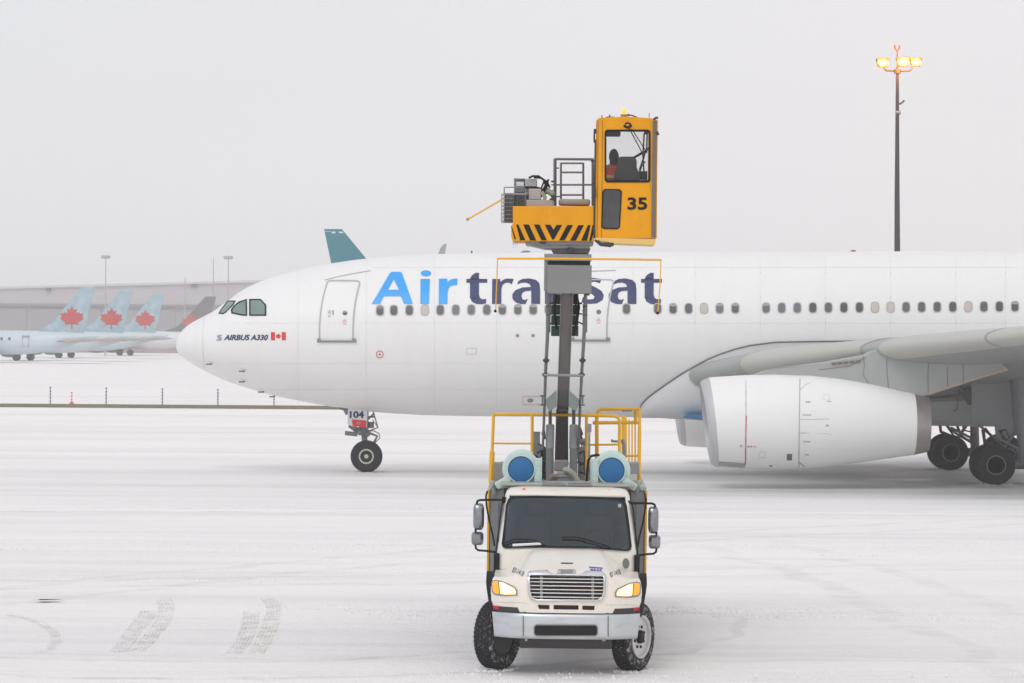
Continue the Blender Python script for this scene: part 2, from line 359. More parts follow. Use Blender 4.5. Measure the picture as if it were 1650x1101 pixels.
def tyre_tracks():
    mt = mat('slush_track', (.71,.70,.69), .7, var=.15, scale=3, bump=.4); mo = mat('slush_track_olive', (.74,.74,.62), .6, var=.2, scale=3)
    for q_ in (mt, mo):
        t = q_.node_tree; b = t.nodes['Principled BSDF']; tr = t.nodes.new('ShaderNodeBsdfTransparent'); mx = t.nodes.new('ShaderNodeMixShader'); nz = t.nodes.new('ShaderNodeTexNoise'); mr = t.nodes.new('ShaderNodeMapRange'); tcx = t.nodes.new('ShaderNodeTexCoord'); mpx = t.nodes.new('ShaderNodeMapping')
        mpx.inputs['Scale'].default_value = (3, 1.4, 1); nz.inputs['Scale'].default_value = 1.4; nz.inputs['Detail'].default_value = 7; nz.inputs['Roughness'].default_value = .7
        mr.inputs[1].default_value = .40; mr.inputs[2].default_value = .62; mr.inputs[4].default_value = .85
        t.links.new(tcx.outputs['Object'], mpx.inputs[0]); t.links.new(mpx.outputs[0], nz.inputs[0]); t.links.new(nz.outputs[0], mr.inputs[0]); t.links.new(mr.outputs[0], mx.inputs[0])
        t.links.new(tr.outputs[0], mx.inputs[1]); t.links.new(b.outputs[0], mx.inputs[2]); t.links.new(mx.outputs[0], t.nodes['Material Output'].inputs[0])
    mb = MB()
    def band(path, wpx, rows, nr, cur):
        # tread-block print: rows of short bars between two borders; path in px (x,y)
        mb.cur = cur
        for k in range(nr):
            def at(t):
                f = t*(len(path)-1); i = min(int(f), len(path)-2); u = f-i
                return path[i][0]*(1-u)+path[i+1][0]*u, path[i][1]*(1-u)+path[i+1][1]*u
            a, b = at(k/nr), at((k+1)/nr)
            for r in range(rows):
                o0 = (r/rows)*wpx; o1 = o0+wpx/rows*.6
                mb.add([G(x, y)+Vector((0,0,.010)) for x, y in ((a[0]+o0, a[1]), (a[0]+o1, a[1]), (b[0]+o1, b[1]), (b[0]+o0, b[1]))], [(0,1,2,3)])
    band([(176,1049),(190,1032),(205,1012),(218,996),(226,984)], 30, 5, 12, 0)
    band([(208,1048),(226,1030),(244,1008),(254,990),(256,975),(250,964)], 27, 5, 14, 0)
    band([(363,1052),(374,1040),(384,1022),(390,1002),(392,985)], 28, 5, 12, 0)
    band([(398,1052),(408,1036),(418,1016),(424,1000)], 29, 5, 12, 1); band([(424,998),(430,984),(428,972),(418,963)], 24, 5, 8, 0)
    band([(50,1050),(72,1046),(84,1034),(82,1022),(66,1008),(40,996),(0,988)], 16, 4, 24, 0)
    tag(mb.build('tyre_tracks', [mt, mo]), kind='structure')
    # loose lumps of ploughed snow lying in low ridges, and thrown up round the tyres
    rnd = random.Random(3); cl = MB()
    def lump(x, y, r):
        n_ = 5; a0 = rnd.random()*6; h = r*rnd.uniform(.15, .5)
        cl.add([(x+r*math.cos(a0+2*PI*k/n_)*rnd.uniform(.7,1.2), y+r*math.sin(a0+2*PI*k/n_)*rnd.uniform(.7,1.2), -.03) for k in range(n_)]+[(x+rnd.uniform(-.3,.3)*r, y+rnd.uniform(-.3,.3)*r, h)], [(k, (k+1) % n_, n_) for k in range(n_)])
    for (pa, pb_, n_, sp_) in (((0,880),(1650,884),1500,1.6),((520,868),(1650,872),700,.9),((560,985),(1650,992),700,.7),((0,820),(780,815),500,1.5),((420,975),(780,985),220,.5),((1000,965),(1650,1010),260,1.0),((150,1085),(900,1092),260,.5),((900,1092),(1650,1080),120,.6),((0,930),(760,925),350,1.8)):
        A, B = G(*pa), G(*pb_)
        for _ in range(n_):
            t = rnd.random(); q = A.lerp(B, t); off = rnd.gauss(0, 1)*sp_*.5+.5*math.sin(t*23+n_)
            lump(q.x+rnd.uniform(-.2,.2), q.y+off, rnd.uniform(.010,.032)*(1.6 if rnd.random() < .05 else 1))
    for wx, wy, ln, ang in ((1.755,46.22,.5,-27),(-.185,46.25,.5,-29)):
        for _ in range(160):
            a = rnd.uniform(0, 2*PI); rr_ = rnd.uniform(.9, 1.25); u, v = .22*rr_*math.cos(a), .34*rr_*math.sin(a); th = math.radians(ang)
            lump(wx+u*math.cos(th)-v*math.sin(th), wy+u*math.sin(th)+v*math.cos(th), rnd.uniform(.012,.04))
    for wx, wy in ((P(590.6,735,110).x,109.6),(P(590.6,735,110).x,110.4),(15.72,103.96),(15.72,105.4),(15.72,114.6),(15.72,116.0)):
        for _ in range(90): lump(wx+rnd.gauss(0,.35), wy+rnd.gauss(0,.25), rnd.uniform(.02,.06))
    tag(cl.build('snow_clumps', mat('loose_snow', (.78,.77,.77), .9, var=.12)), kind='stuff')
tyre_tracks()
# ------------------------------------------------------------------ airliner in front
def airliner():
    D0 = 110.0; s0 = F/D0; NX = 284.0
    root = empty('airliner', (P(NX, 557, D0).x, D0, 0))
    tag(root, 'large white wide-body airliner with blue and navy lettering rolling behind the yellow-cabbed deicing truck', 'airplane')
    ox = root.location.x
    top = [(284,557),(284.6,551),(285.6,546.5),(287.8,541),(292,535),(304,523.6),(323.6,512.5),(345.5,501),(354,494.5),(367,485.2),(382.6,472.8),(411,457),(454.5,442),(498,431),(534,424.4),(585.5,417.3),(634.5,413),(689,410),(762,408),(900,406.5),(1100,406),(1650,405)]
    bot = [(284,557),(284.6,561.5),(286,566),(288.5,570),(296,576.5),(305,583),(334,599.5),(366,614),(407,628),(442,637.5),(480,645.5),(530,654.5),(570,660.5),(620,665.5),(680,669),(760,670.8),(900,672),(1000,672.5),(1650,673)]
    def sec(x):  # local metres from nose -> zt, zb, w
        px = 825+(x+ox)*s0
        if px <= 1650:
            zt = P(px, interp(top, px), D0).z; zb = P(px, interp(bot, px), D0).z
        else:
            zt = P(1650, 405, D0).z+(px-1650)*.00005; zb = P(1650, 673, D0).z
        if x > 38:
            t = min(1, (x-38)/20.8); zb += (t**1.6)*4.3; zt -= (t**3)*.9
        q = max(0, 1-x/7.4); wd = 2.82*math.sqrt(max(0, 1-q**2.15))
        if x > 38: wd *= 1-.93*((x-38)/20.8)**1.8
        return zt, zb, max(wd, .01)
    def surf(x, z, off=.012):
        zt, zb, wd = sec(max(x, .02)); zc = (zt+zb)/2; h = (zt-zb)/2
        q = max(-.995, min(.995, (z-zc)/h)); c = math.sqrt(1-q*q)
        # offset along the section normal
        nz, ny = q/h, c/wd; l = math.hypot(nz, ny)
        return -wd*c-off*ny/l, z+off*nz/l*(1 if abs(q) < .99 else 0)
    def on(px, py, off=.012):
        y = -2.5; 
        for _ in range(6):
            p = P(px, py, D0+y); x = p.x-ox; y, zz = surf(x, p.z, off)
        return Vector((x, y, zz))
    st = [0,.004,.012,.03,.06,.1,.16,.24,.34,.46,.6,.8,1.0,1.25,1.5,1.8,2.1,2.4,2.7,3,3.4,3.8,4.3,4.8,5.4,6,6.7,7.4,8.5,10,12,14]+[16+2*i for i in range(12)]+[40+1.5*i for i in range(12)]+[57.6,58.4,58.8]
    rings = []
    for x in st:
        zt, zb, wd = sec(x); zc = (zt+zb)/2; h = max((zt-zb)/2, .005)
        rings.append([(x, wd*math.sin(a), zc+h*math.cos(a)) for a in [2*PI*k/72 for k in range(72)]])
    MB().loft(rings).build('fuselage', M_white, root, smooth=True, ang=60)
    # passenger windows
    cen = [612.3,634.6,659.6,684.6,709.5,734.4,759.4,784.4,809.4,834.4,859.2,884]+[1009.5,1059.6,1084.6,1109.6,1134.4,1159.6,1184.8]+[1234.5+25.06*i for i in range(17)]
    beige = (684.6, 1134.4)
    for cx_ in cen:
        cy_ = 500.5-(cx_-612)*.0062
        bg = cx_ in beige or any(abs(cx_-q) < 3 for q in (1410, 1435, 1560))
        wn = decal('window', curve_mesh([rrect(cx_-6.8, cx_+6.8, cy_-9, cy_+9, 5.6), rrect(cx_-5.4, cx_+5.4, cy_-7.6, cy_+7.6, 4.6)]), lambda a, b: on(a, b, .014), M_wframe, root, 3)
        if any(abs(cx_-q) < 3 for q in (834.4, 859.2, 1084.6, 1159.6, 1184.8, 1234.5, 1635.5, 809.4)): decal('lowered_blind', curve_mesh([rrect(cx_-4.6, cx_+4.6, cy_-7, cy_-3.4, 1.5)]), lambda a, b: on(a, b, .013), M_halfb, wn, 3)
        if bg: wn['label'] = 'cabin window with its beige blind pulled down'
        decal('pane', curve_mesh([rrect(cx_-5.4, cx_+5.4, cy_-7.6, cy_+7.6, 4.6)]), lambda a, b: on(a, b, .010), M_glassb if bg else M_glassd, wn, 3)
    # flight deck windows
    def Z2(x, y): return (280+x/4.583, 360+y/4.583)
    for fr, gl in (([(328,670),(345,640),(396,573),(457,573),(442,602),(388,657),(366,672)], [(340,662),(352,642),(400,581),(445,581),(434,600),(384,652),(364,664)]),
                   ([(420,640),(440,612),(478,580),(540,560),(542,684),(508,684),(425,667)], [(433,640),(448,618),(482,590),(530,573),(532,673),(508,674),(434,658)]),
                   ([(556,560),(642,560),(683,604),(683,684),(556,684)], [(567,570),(638,570),(672,608),(672,674),(567,674)])):
        wn = decal('flight_deck_window', curve_mesh([[Z2(*p) for p in fr], [Z2(*p) for p in gl]]), lambda a, b: on(a, b, .014), M_black, root, 2, 2)
        decal('pane', curve_mesh([[Z2(*p) for p in gl]]), lambda a, b: on(a, b, .010), M_cock, wn, 2, 2)
    # lettering
    def Z3(p): return (580+p[0]/5.5, 400+p[1]/5.5)
    A = [[(103,496),(150,420),(262,228),(280,212),(360,212),(374,226),(470,496),(390,496),(362,428),(212,428),(178,496)], [(300,278),(345,370),(248,370)]]
    I = [[(537,275),(620,275),(612,496),(535,496)], ell(585,225,46,27)]
    R = [[(700,272),(775,272),(775,302),(800,282),(830,272),(864,272),(862,328),(832,329),(805,337),(786,355),(777,395),(775,496),(697,496)]]
    T = [[(943,275),(975,275),(990,245),(1022,222),(1055,220),(1055,275),(1128,275),(1128,308),(1055,308),(1055,415),(1064,443),(1085,455),(1120,451),(1117,490),(1080,499),(1030,496),(992,475),(975,440),(975,308),(943,308)]]
    R2 = [[(1172,275),(1242,275),(1245,302),(1270,282),(1305,271),(1362,275),(1345,322),(1320,306),(1290,308),(1264,328),(1254,362),(1253,496),(1170,496)]]
    Aa = [(1393,322),(1405,293),(1440,275),(1500,270),(1560,283),(1590,312),(1597,365),(1597,496),(1518,496),(1518,352),(1505,320),(1470,306),(1430,309)]
    Ab = [(1518,345),(1440,350),(1378,374),(1350,410),(1352,450),(1378,480),(1420,496),(1468,497),(1487,450),(1462,461),(1440,454),(1431,425),(1440,396),(1466,382),(1518,378)]
    S = [(969,450),(967,457),(958,454.5),(951,455.5),(950,459),(960,463.5),(969,469),(973,476),(971,484),(962,489.5),(948,490.3),(937,487.5),(939,479),(948,483),(956,482.5),(958,478.5),(954,474.5),(943,469),(937,463),(937,455.5),(943,450),(955,448)]
    Nn = [(878,450),(890,450),(891,454),(899,449.5),(911,449),(919,453),(922,461),(922,490),(908,490),(908,463),(905,458),(899,458),(894,463),(893,490),(878,490)]
    def word(name, letters, m_):
        o = empty(name); o.parent = root
        for ln, pol in letters:
            for k, p_ in enumerate(pol): decal('letter', curve_mesh(p_), on, m_, o, 2.5)
    def sh(pol, dx): return [(a+dx, b) for a, b in pol]
    def single(name, polysets, m_):
        vs, fs = [], []
        for ps in polysets:
            v, f = curve_mesh(ps); n_ = len(vs); vs += v; fs += [tuple(i+n_ for i in q) for q in f]
        return decal(name, (vs, fs), on, m_, root, 2.5)
    z = lambda pol: [Z3(p) for p in pol]
    single('lettering', [[z(q) for q in A]], M_blue); single('lettering', [[z(q)] for q in I], M_blue); single('lettering', [[z(q) for q in R]], M_blue)
    single('lettering', [[z(T[0])]], M_navy); single('lettering', [[z(R2[0])]], M_navy); single('lettering', [[z(Aa)], [z(Ab)]], M_navy)
    single('lettering', [[Nn]], M_navy); single('lettering', [[S]], M_navy)
    single('lettering', [[sh(z(Aa), 155.1)], [sh(z(Ab), 155.1)]], M_navy); single('lettering', [[sh(z(T[0]), 281.5)]], M_navy)
    decal('type_lettering', text2d('AIRBUS A330', 360.5, 432, 539.5, 548.5, .28, .035), on, M_navy, root, 3)
    decal('maker_emblem', curve_mesh([[(351,540),(357,539.5),(358,541.5),(353,542.5),(357.5,545),(356,549),(349,549.3),(348.5,547.3),(353.5,547),(350,544),(349.5,541.5)]]), on, mat('emblem_grey', (.32,.33,.42)), root, 3)
    fl = decal('flag', curve_mesh([[(436.5,535.5),(443,535.5),(443,548.5),(436.5,548.5)]]), on, M_red, root, 3)
    decal('flag_band', curve_mesh([[(454,535.5),(460.5,535.5),(460.5,548.5),(454,548.5)]]), on, M_red, fl, 3)
    decal('flag_leaf', curve_mesh([[(448.5+a*4.3, 542.3+b*5.2) for a, b in LEAF]]), on, M_red, fl, 3)
    # doors
    def strip(path, wpx):
        L_, R_ = [], []
        for i, p in enumerate(path):
            a = path[max(i-1, 0)]; b = path[min(i+1, len(path)-1)]; dx, dy = b[0]-a[0], b[1]-a[1]; l = math.hypot(dx, dy) or 1
            L_.append((p[0]-dy/l*wpx/2, p[1]+dx/l*wpx/2)); R_.append((p[0]+dy/l*wpx/2, p[1]-dx/l*wpx/2))
        return [L_+R_[::-1]]
    def door(dx, dy):
        pth = [(515,546),(514.8,530),(515.6,516),(517.2,500),(519.8,484),(524,467),(527,457),(529,453.5),(533,452.8),(555,452.6),(575,453),(579,454.5),(579.2,458),(576,470),(573,484),(570.5,502),(569,520),(568.6,546)]
        pth = [(a+dx, b+dy) for a, b in pth]
        d = decal('passenger_door', curve_mesh([pth]), lambda a, b: on(a, b, .008), M_white, root, 3)
        decal('door_surround', curve_mesh(strip(pth, 2.3)), lambda a, b: on(a, b, .016), M_pline, d, 3)
        decal('sill', curve_mesh([[(511+dx,546+dy),(516+dx,545+dy),(517+dx,548.6+dy),(567+dx,548.6+dy),(568+dx,545+dy),(574+dx,546+dy),(574.5+dx,552+dy),(511+dx,552+dy)]]), lambda a, b: on(a, b, .05), mat('sill_grey', (.25,.25,.25)), d, 3)
        decal('porthole', curve_mesh([ell(555.8+dx, 504.6+dy, 3.9, 3.9)]), on, M_glassd, d, 3)
        decal('handle', curve_mesh([[(536+dx,500+dy),(537.4+dx,500+dy),(537.4+dx,508+dy),(536+dx,508+dy)]]), on, M_seam, d, 3)
        decal('door_marking', curve_mesh([[(528+dx,501+dy),(534+dx,501+dy),(534+dx,502+dy),(528+dx,502+dy)],[(528+dx,503.4+dy),(534+dx,503.4+dy),(534+dx,504.4+dy),(528+dx,504.4+dy)],[(528.5+dx,506+dy),(533+dx,506+dy),(533+dx,507+dy),(528.5+dx,507+dy)],[(528.5+dx,509+dy),(532.5+dx,509+dy),(532.5+dx,511+dy),(528.5+dx,511+dy)]]), on, mat('text_grey', (.40,.40,.39)), d)
        decal('warning_triangle', curve_mesh([[(550.8+dx,519+dy),(555.5+dx,514+dy),(560+dx,519+dy)],[(551.5+dx,523+dy),(555.5+dx,520.3+dy),(559.5+dx,523+dy)]]), on, M_pink, d)
        return d
    door(0, 0); door(409, -1.5)
    decal('rain_gutter', curve_mesh(strip([(523,451.5),(545,446),(570,441),(597,436.5)], 1.1)), on, M_pline, root, 3, 5)
    decal('rain_gutter', curve_mesh(strip([(940,438),(965,437),(992,436)], 1.3)), on, M_pline, root, 3, 5)
    decal('radome_seam', curve_mesh(strip([(329,512),(327,530),(326.5,550),(327,570),(329,592)], .8)), on, mat('faint_seam', (.66,.655,.645)), root, 3)
    decal('static_port', curve_mesh([ell(612,571.2,6,6), ell(612,571.2,4.8,4.8)]), on, M_red, root, 3)
    decal('static_port', curve_mesh([ell(612,571.2,1.5,1.5,10)]), on, M_navy, root)
    for a in (833.8, 859): decal('drain_port', curve_mesh([ell(a,541,2.8,2.8)]), on, mat('port_grey', (.25,.25,.25)), root)
    decal('access_panel', curve_mesh([rrect(751.5,768,561,571,1), rrect(752.1,767.4,561.6,570.4,.6)]), on, M_pline, root, 3)
    decal('outflow_panel', curve_mesh([rrect(842,876,638.5,652.5,1.5), rrect(842.8,875.2,639.3,651.7,1)]), on, M_pink, root, 3)
    decal('outflow_valve', curve_mesh([ell(854.5,645.3,5,3.2)]), on, mat('port_grey', (.25,.25,.25)), root, 3)
    for a in (480, 590, 700, 800, 905, 1020, 1120, 1225, 1330, 1435, 1540, 1620):
        decal('skin_seam', curve_mesh(strip([(a,422 if a < 560 else 412),(a,440),(a,480),(a,520),(a,560),(a,600),(a,640),(a,662)] if a < 1000 else [(a,412),(a,440),(a,480),(a,520),(a,545)], .38)), lambda p, q: on(p, q, .006), mat('faint_seam', (.66,.655,.645)), root, 4)
    for yy_, xa_, xb_ in ((431,600,1640),(521,345,1640),(586,345,1090),(628,430,1050)):
        decal('skin_seam', curve_mesh(strip([(xa_+k*(xb_-xa_)/24, yy_) for k in range(25)], .24)), lambda p, q: on(p, q, .006), mat('faint_seam', (.66,.655,.645)), root, 4, 30)
    for a, b in ((393,597.5),(393,614.5),(424,631),(442,638.5),(340,586)):
        p = on(a, b, 0); MB().tube([p+Vector((0,.05,0)), p+Vector((.02,-.10,-.02)), p+Vector((-.16,-.14,-.02))], .025, 6).build('probe', M_seam, root)
    # roof: beacon, antenna fairing, blades
    p = P(1375, 407, D0); MB().sphere((p.x-ox, 0, p.z-.03), (.13,.13,.12)).build('beacon', mat('beacon_red', (.35,.02,.03), .3), root, smooth=True)
    p = P(760, 409, D0); MB().box(p.x-ox-.03, p.x-ox+.03, -.02, .02, p.z-.02, p.z+.10).build('antenna', M_seam, root)
    p = P(862, 409.5, D0); MB().sphere((p.x-ox, .0, p.z-.03), (.5,.25,.13)).build('antenna_fairing', M_far_white, root, smooth=True)
    p = P(848, 409.0, D0); MB().sphere((p.x-ox, -.05, p.z-.0), (.22,.15,.11)).build('antenna_fairing', M_strut, root, smooth=True)
    # belly fairing
    edge = [(1034,666),(1036,656),(1042,647),(1070,624),(1110,596.5),(1160,571),(1210,556.5),(1250,551.5),(1400,549.5),(1700,548)]
    fb = [(1034,668),(1060,673.5),(1100,677),(1200,681),(1350,685),(1500,687.5),(1700,690)]
    def fair(px):
        x = (px-825)*(D0-2.8)/F-ox; ze = P(px, interp(edge, px), D0-2.85).z; zb = P(px, interp(fb, px), D0-1.5).z
        zt, zf, wd = sec(x); g = min(1, (px-1034)/160)
        pts = []
        ny, nz = surf(x, ze, .0)
        zb = min(zb, zf-.01)
        nn = 14
        for k in range(nn+1):
            t = k/nn; a = t*PI/2
            # superellipse from the edge point round to the keel
            zz = ze-(ze-zb)*math.sin(a)**.9
            yy = ny*(1-.0) if t == 0 else None
            hw = abs(ny)+ (3.0-abs(ny))*g*math.sin(a)**.5*.8 if t < 1 else abs(ny)
            yv = -hw*(max(0, math.cos(a))**.42)
            sy, _ = surf(x, max(zz, zf+.02), .03)
            if zz > zf+.05: yv = min(yv, sy)
            pts.append((x, yv-.02, zz))
        pts[-1] = (x, 0, zb)
        return pts + [(a, -b, c) for a, b, c in pts[-2::-1]]
    pxs = [1034.5,1037,1041,1048,1058,1070,1085,1100,1120,1140,1160,1185,1210,1250,1300,1350,1400,1450,1500,1550,1600,1650,1720,1800]
    rg = [fair(a) for a in pxs]
    last = rg[-1]; rg.append([(x+6, y, z) for x, y, z in last]); rg.append([(x+10, y*.6, z*.8+1.0) for x, y, z in last])
    MB().loft(rg, closed=False).build('belly_fairing', M_fairing, root, smooth=True, ang=70)
    MB().tube([Vector(r[0])+Vector((0,-.015,0)) for r in rg[:20]], .022, 6).build('fairing_seam', M_seam, root, smooth=True)
    # blue paint on the keel
    bl = [(1099,673.5),(1109,666.5),(1137,669.5),(1139,677.5),(1115,675.5)]
    q = [P(a, b, D0-2.62 if b < 672 else D0-2.3)-root.location for a, b in bl]
    mbq = MB(); mbq.add(q+[v+Vector((0,.25,0)) for v in q], [(0,1,2,3,4),(9,8,7,6,5)]+[(i,(i+1)%5,(i+1)%5+5,i+5) for i in range(5)])
    mbq.build('keel_panel', mat('keel_blue', (.05,.27,.55), .4), root)
    # wings
    def afoil(le, c, t, tw=0, n=14):
        up, lo = [], []
        for i in range(n+1):
            u = (i/n)**2 if i < n else 1
            th = 5*t*(.2969*math.sqrt(u)-.126*u-.3516*u*u+.2843*u**3-.1015*u**4)
            cam_ = .02*4*u*(1-u)*.6
            up.append((u, th*.92+cam_)); lo.append((u, -th*1.08+cam_))
        pts = up[::-1]+lo[1:]
        ca, sa = math.cos(tw), math.sin(tw)
        return [(le[0]+(u*ca+v*sa)*c, le[1], le[2]+(v*ca-u*sa)*c) for u, v in pts]
    WS = []   # y, LE x, LE z, chord, t/c, twist
    r0 = P(1112, 604, D0-2.8); r1 = P(1190, 586, D0-4.4); r2 = P(1400, 562, D0-9.4); r3 = P(1650, 538, D0-14.4)
    WS = [(-1.0, r0.x-ox-.5, r0.z-.1, 12.6, .135, .055), (-2.8, r0.x-ox, r0.z, 12.0, .135, .05), (-4.4, r1.x-ox, r1.z, 10.6, .128, .045), (-9.4, r2.x-ox, r2.z, 7.9, .12, .03), (-14.4, r3.x-ox, r3.z, 6.3, .115, .02),
          (-29, r3.x-ox+9.6, r3.z+1.3, 2.6, .11, 0)]
    for sgn in (1, -1):
        rr = [afoil((lx, sgn*y, lz), c, t, tw) for y, lx, lz, c, t, tw in WS]
        wg = MB().loft(rr).build('wing', M_wing, root, smooth=True, ang=50)
        if sgn < 0: continue
    # near-side slats: brighter leading edge skins, 3 panels
    def lerpws(y):
        for a, b in zip(WS, WS[1:]):
            if b[0] <= y <= a[0]:
                u = (a[0]-y)/(a[0]-b[0]); return [a[k]*(1-u)+b[k]*u for k in range(6)]
    for sgn in (1, -1):
        for ya, yb in ((-4.5,-9.1),(-9.75,-13.2),(-13.26,-20)):
            rr = []
            for k in range(5):
                y = ya+(yb-ya)*k/4; _, lx, lz, c, t, tw = lerpws(y)
                full = afoil((lx-.025, sgn*y, lz+.0), c*1.0, t*1.03, tw); n_ = 14
                # points within the first 10 % chord on both skins
                rr.append(full[n_-5:n_+5])
            MB().loft(rr, closed=False).build('slat', M_slat, root, smooth=True, ang=60)
    # engines
    es = [(1137,619,744,.0),(1138,615,748,.0),(1142,612,751,.0),(1148,609.5,753,0),(1156,608,754.2,0),(1200,605,756.3,0),(1250,603,757,0),(1303,604,755.5,0),(1350,609,750.5,0),(1404,618,743,0),(1446,627.5,737,0),(1472,633,733.5,0)]
    yE = -9.37; DE = D0+yE
    def ering(px, a, b, k=1.0, yy=yE, sh_=True, n=56):
        pt, pb = P(px, a, DE), P(px, b, DE); zc = (pt.z+pb.z)/2; r = (pt.z-pb.z)/2*k; x = pt.x-ox
        tl = max(0, 1-(px-1137)/170)*.17
        return [(x+(-tl*math.cos(q) if sh_ else 0), yy+r*math.sin(q), zc+r*math.cos(q)) for q in [2*PI*j/n for j in range(n)]]
    for sgn in (1, -1):
        yy = yE*sgn
        en = empty('engine'); en.parent = root
        lip = [ering(1200,605,756.3,.80,yy), ering(1160,608,754,.84,yy), ering(1142,612,751,.88,yy)]+[ering(a,b,c,1,yy) for a,b,c,_ in es[:4]]+[ering(1150,608.8,753.6,1,yy)]
        MB().loft(lip, caps=False).build('inlet_lip', M_lip, en, smooth=True, ang=60)
        MB().loft([ering(a,b,c,1.001,yy) for a,b,c,_ in [(1150,608.8,753.6,0)]+es[4:]], caps=False).build('cowl', M_white, en, smooth=True, ang=60)
        MB().loft([ering(1472,633,733.5,1,yy), ering(1484,635.5,731,1,yy), ering(1495.5,638,728.5,1,yy), ering(1495,638,728.5,.93,yy), ering(1440,638,728,.93,yy)], caps=True).build('exhaust_nozzle', M_nozzle, en, smooth=True, ang=40)
        mf = MB(); c0 = P(1200, 681, DE); mf.lathe([(0,.02),(.25,.28),(.5,.42),(.52,1.2)], (c0.x-ox-.2, yy, c0.z), (1,0,0), 32)
        mf.build('fan', M_dark, en, smooth=True)
        def cowlpt(px, py, off=.008):
            a = interp([(e_[0], e_[1]) for e_ in es], px); b = interp([(e_[0], e_[2]) for e_ in es], px)
            q = max(-.98, min(.98, ((a+b)/2-py)/((b-a)/2))); r = (b-a)/2*DE/F
            p = P(px, py, DE); tl = max(0, 1-(px-1137)/170)*.17
            yv = r*math.sqrt(1-q*q)
            s_ = F/(DE-yv) ; p = P(px, py, DE-yv)
            zc = P(px, (a+b)/2, DE).z; dz = p.z-zc
            yv = math.sqrt(max(.02, r*r-dz*dz))
            return Vector((p.x-ox, -(yv+off)+yy, p.z))
        if sgn == 1:
            dk = mat('cowl_seam', (.30,.30,.29)); fs_ = mat('faint_seam', (.66,.655,.645))
            def cs(path, w_, m_): decal('cowl_seam', curve_mesh(strip(path, w_)), cowlpt, m_, en, 4)
            cs([(1202+i*.0, y) for i, y in enumerate(range(612, 752, 10))], 1.2, M_pline)
            cs([(1289-(y-612)*.015, y) for y in range(610, 756, 8)], 1.6, M_pline)
            cs([(1414-(y-625)*.04, y) for y in range(622, 742, 8)], 1.8, dk)
            cs([(1347-(y-620)*.02, y) for y in list(range(612, 660, 8))], 1.0, M_pline)
            cs([(1345-(y-700)*.02, y) for y in list(range(706, 750, 8))], 1.2, dk)
            cs([(1290,676),(1312,676),(1336,675),(1347,664),(1347,656)], 1.0, M_pline)
            cs([(1290,698),(1312,698),(1336,699),(1345,706)], 1.2, M_pline)
            cs([(1290,628),(1298,620),(1308,616)], .9, M_pline)
            cs([(1286,744),(1296,752)], 1.4, dk)
            decal('warning_stripe', curve_mesh([[(1201.3,670),(1203.4,670),(1201.6,750),(1200,750)]]), cowlpt, M_red, en, 4)
            decal('cowl_vent', curve_mesh([[(1267.5,732),(1276,731.5),(1276,742),(1267.5,742)]]), cowlpt, M_seam, en, 4)
            decal('exhaust_stain_band', curve_mesh([[(1158,744),(1200,747),(1200,754),(1158,751)]]), cowlpt, mat('lower_cowl_metal', (.40,.38,.36), .4, .3, var=.2, scale=8), en, 2)
            for a, b, w_, h_, m_ in ((1302,648,8,3,M_pline),(1300,669,14,2.5,mat('latch_tan',(.55,.50,.42))),(1336,647,7,1.6,M_pline),(1300,712,12,2.2,M_pline),(1300,733,6,2.2,M_pline),(1194,719,3,4,M_pline),(1206,720,2.5,2.5,M_seam),(1210.5,720,2.5,2.5,M_red),(1216,720,5,2,M_pink),(1333,686,5,3,M_pline),(1470,684,3,2,M_pline),(1416,684,2,3,M_seam),(1242,757-6,5,2,M_seam)):
                decal('latch', curve_mesh([[(a-w_/2,b-h_/2),(a+w_/2,b-h_/2),(a+w_/2,b+h_/2),(a-w_/2,b+h_/2)]]), cowlpt, m_, en)
            for a, b in ((1228, 733), (1332, 640)):
                decal('access_panel', curve_mesh([rrect(a-5,a+5,b-5,b+5,1.5), rrect(a-4.4,a+4.4,b-4.4,b+4.4,1.2)]), cowlpt, mat('faint_seam2', (.55,.54,.53)), en, 4)
        # pylon
        pp = [(1205,607),(1228,598),(1262,592),(1330,583),(1390,572),(1400,565.5),(1412,563),(1432,565),(1470,575),(1530,578),(1600,572),(1625,596),(1560,616),(1500,636),(1484,640),(1440,634),(1404,624),(1350,614),(1290,608)]
        v2, f2 = curve_mesh([pp]); q1 = []; 
        pv = [P(a, b, DE)-Vector((ox, 0, 0)) for a, b in pp]; n_ = len(pp)
        mp_ = MB(); A_ = [(v.x, yy-.26*(.35 if i in (0,1,10) else 1), v.z) for i, v in enumerate(pv)]; B_ = [(v.x, yy+.26*(.35 if i in (0,1,10) else 1), v.z) for i, v in enumerate(pv)]
        mp_.add(A_+B_, [tuple(range(n_)), tuple(range(2*n_-1, n_-1, -1))]+[(i, (i+1) % n_, (i+1) % n_+n_, i+n_) for i in range(n_)])
        py_ = mp_.build('pylon', M_wing, en, bevel=.05)
        if sgn == 1:
            def pl(a, b, o=.27): v = P(a, b, DE-o); return Vector((v.x-ox, yy-o-.004, v.z))
            for path in ([(1391,574),(1393,590),(1390,603),(1400,618)], [(1429,578),(1429,600),(1432,628)], [(1497,578),(1495,600),(1496,634)], [(1527,580),(1527,624)], [(1552,578),(1552,618)], [(1395,576),(1370,590),(1320,596)]):
                decal('panel_seam', curve_mesh(strip(path, 1.0)), pl, mat('pylon_seam', (.17,.18,.17)), py_)
            decal('heat_stain', curve_mesh([[(1490,634),(1530,620),(1590,603),(1622,593),(1625,597),(1560,615),(1500,635)]]), pl, mat('stain_tan', (.48,.37,.28), .6, var=.15), py_)
            for k in range(5): decal('vent_grille', curve_mesh([[(1340+k*9.6,584.5-k*.9),(1348+k*9.6,584-k*.9),(1348+k*9.6,588-k*.9),(1340+k*9.6,588.6-k*.9)]]), lambda a, b: pl(a, b, .30), mat('vent_brown', (.20,.13,.10)), py_)
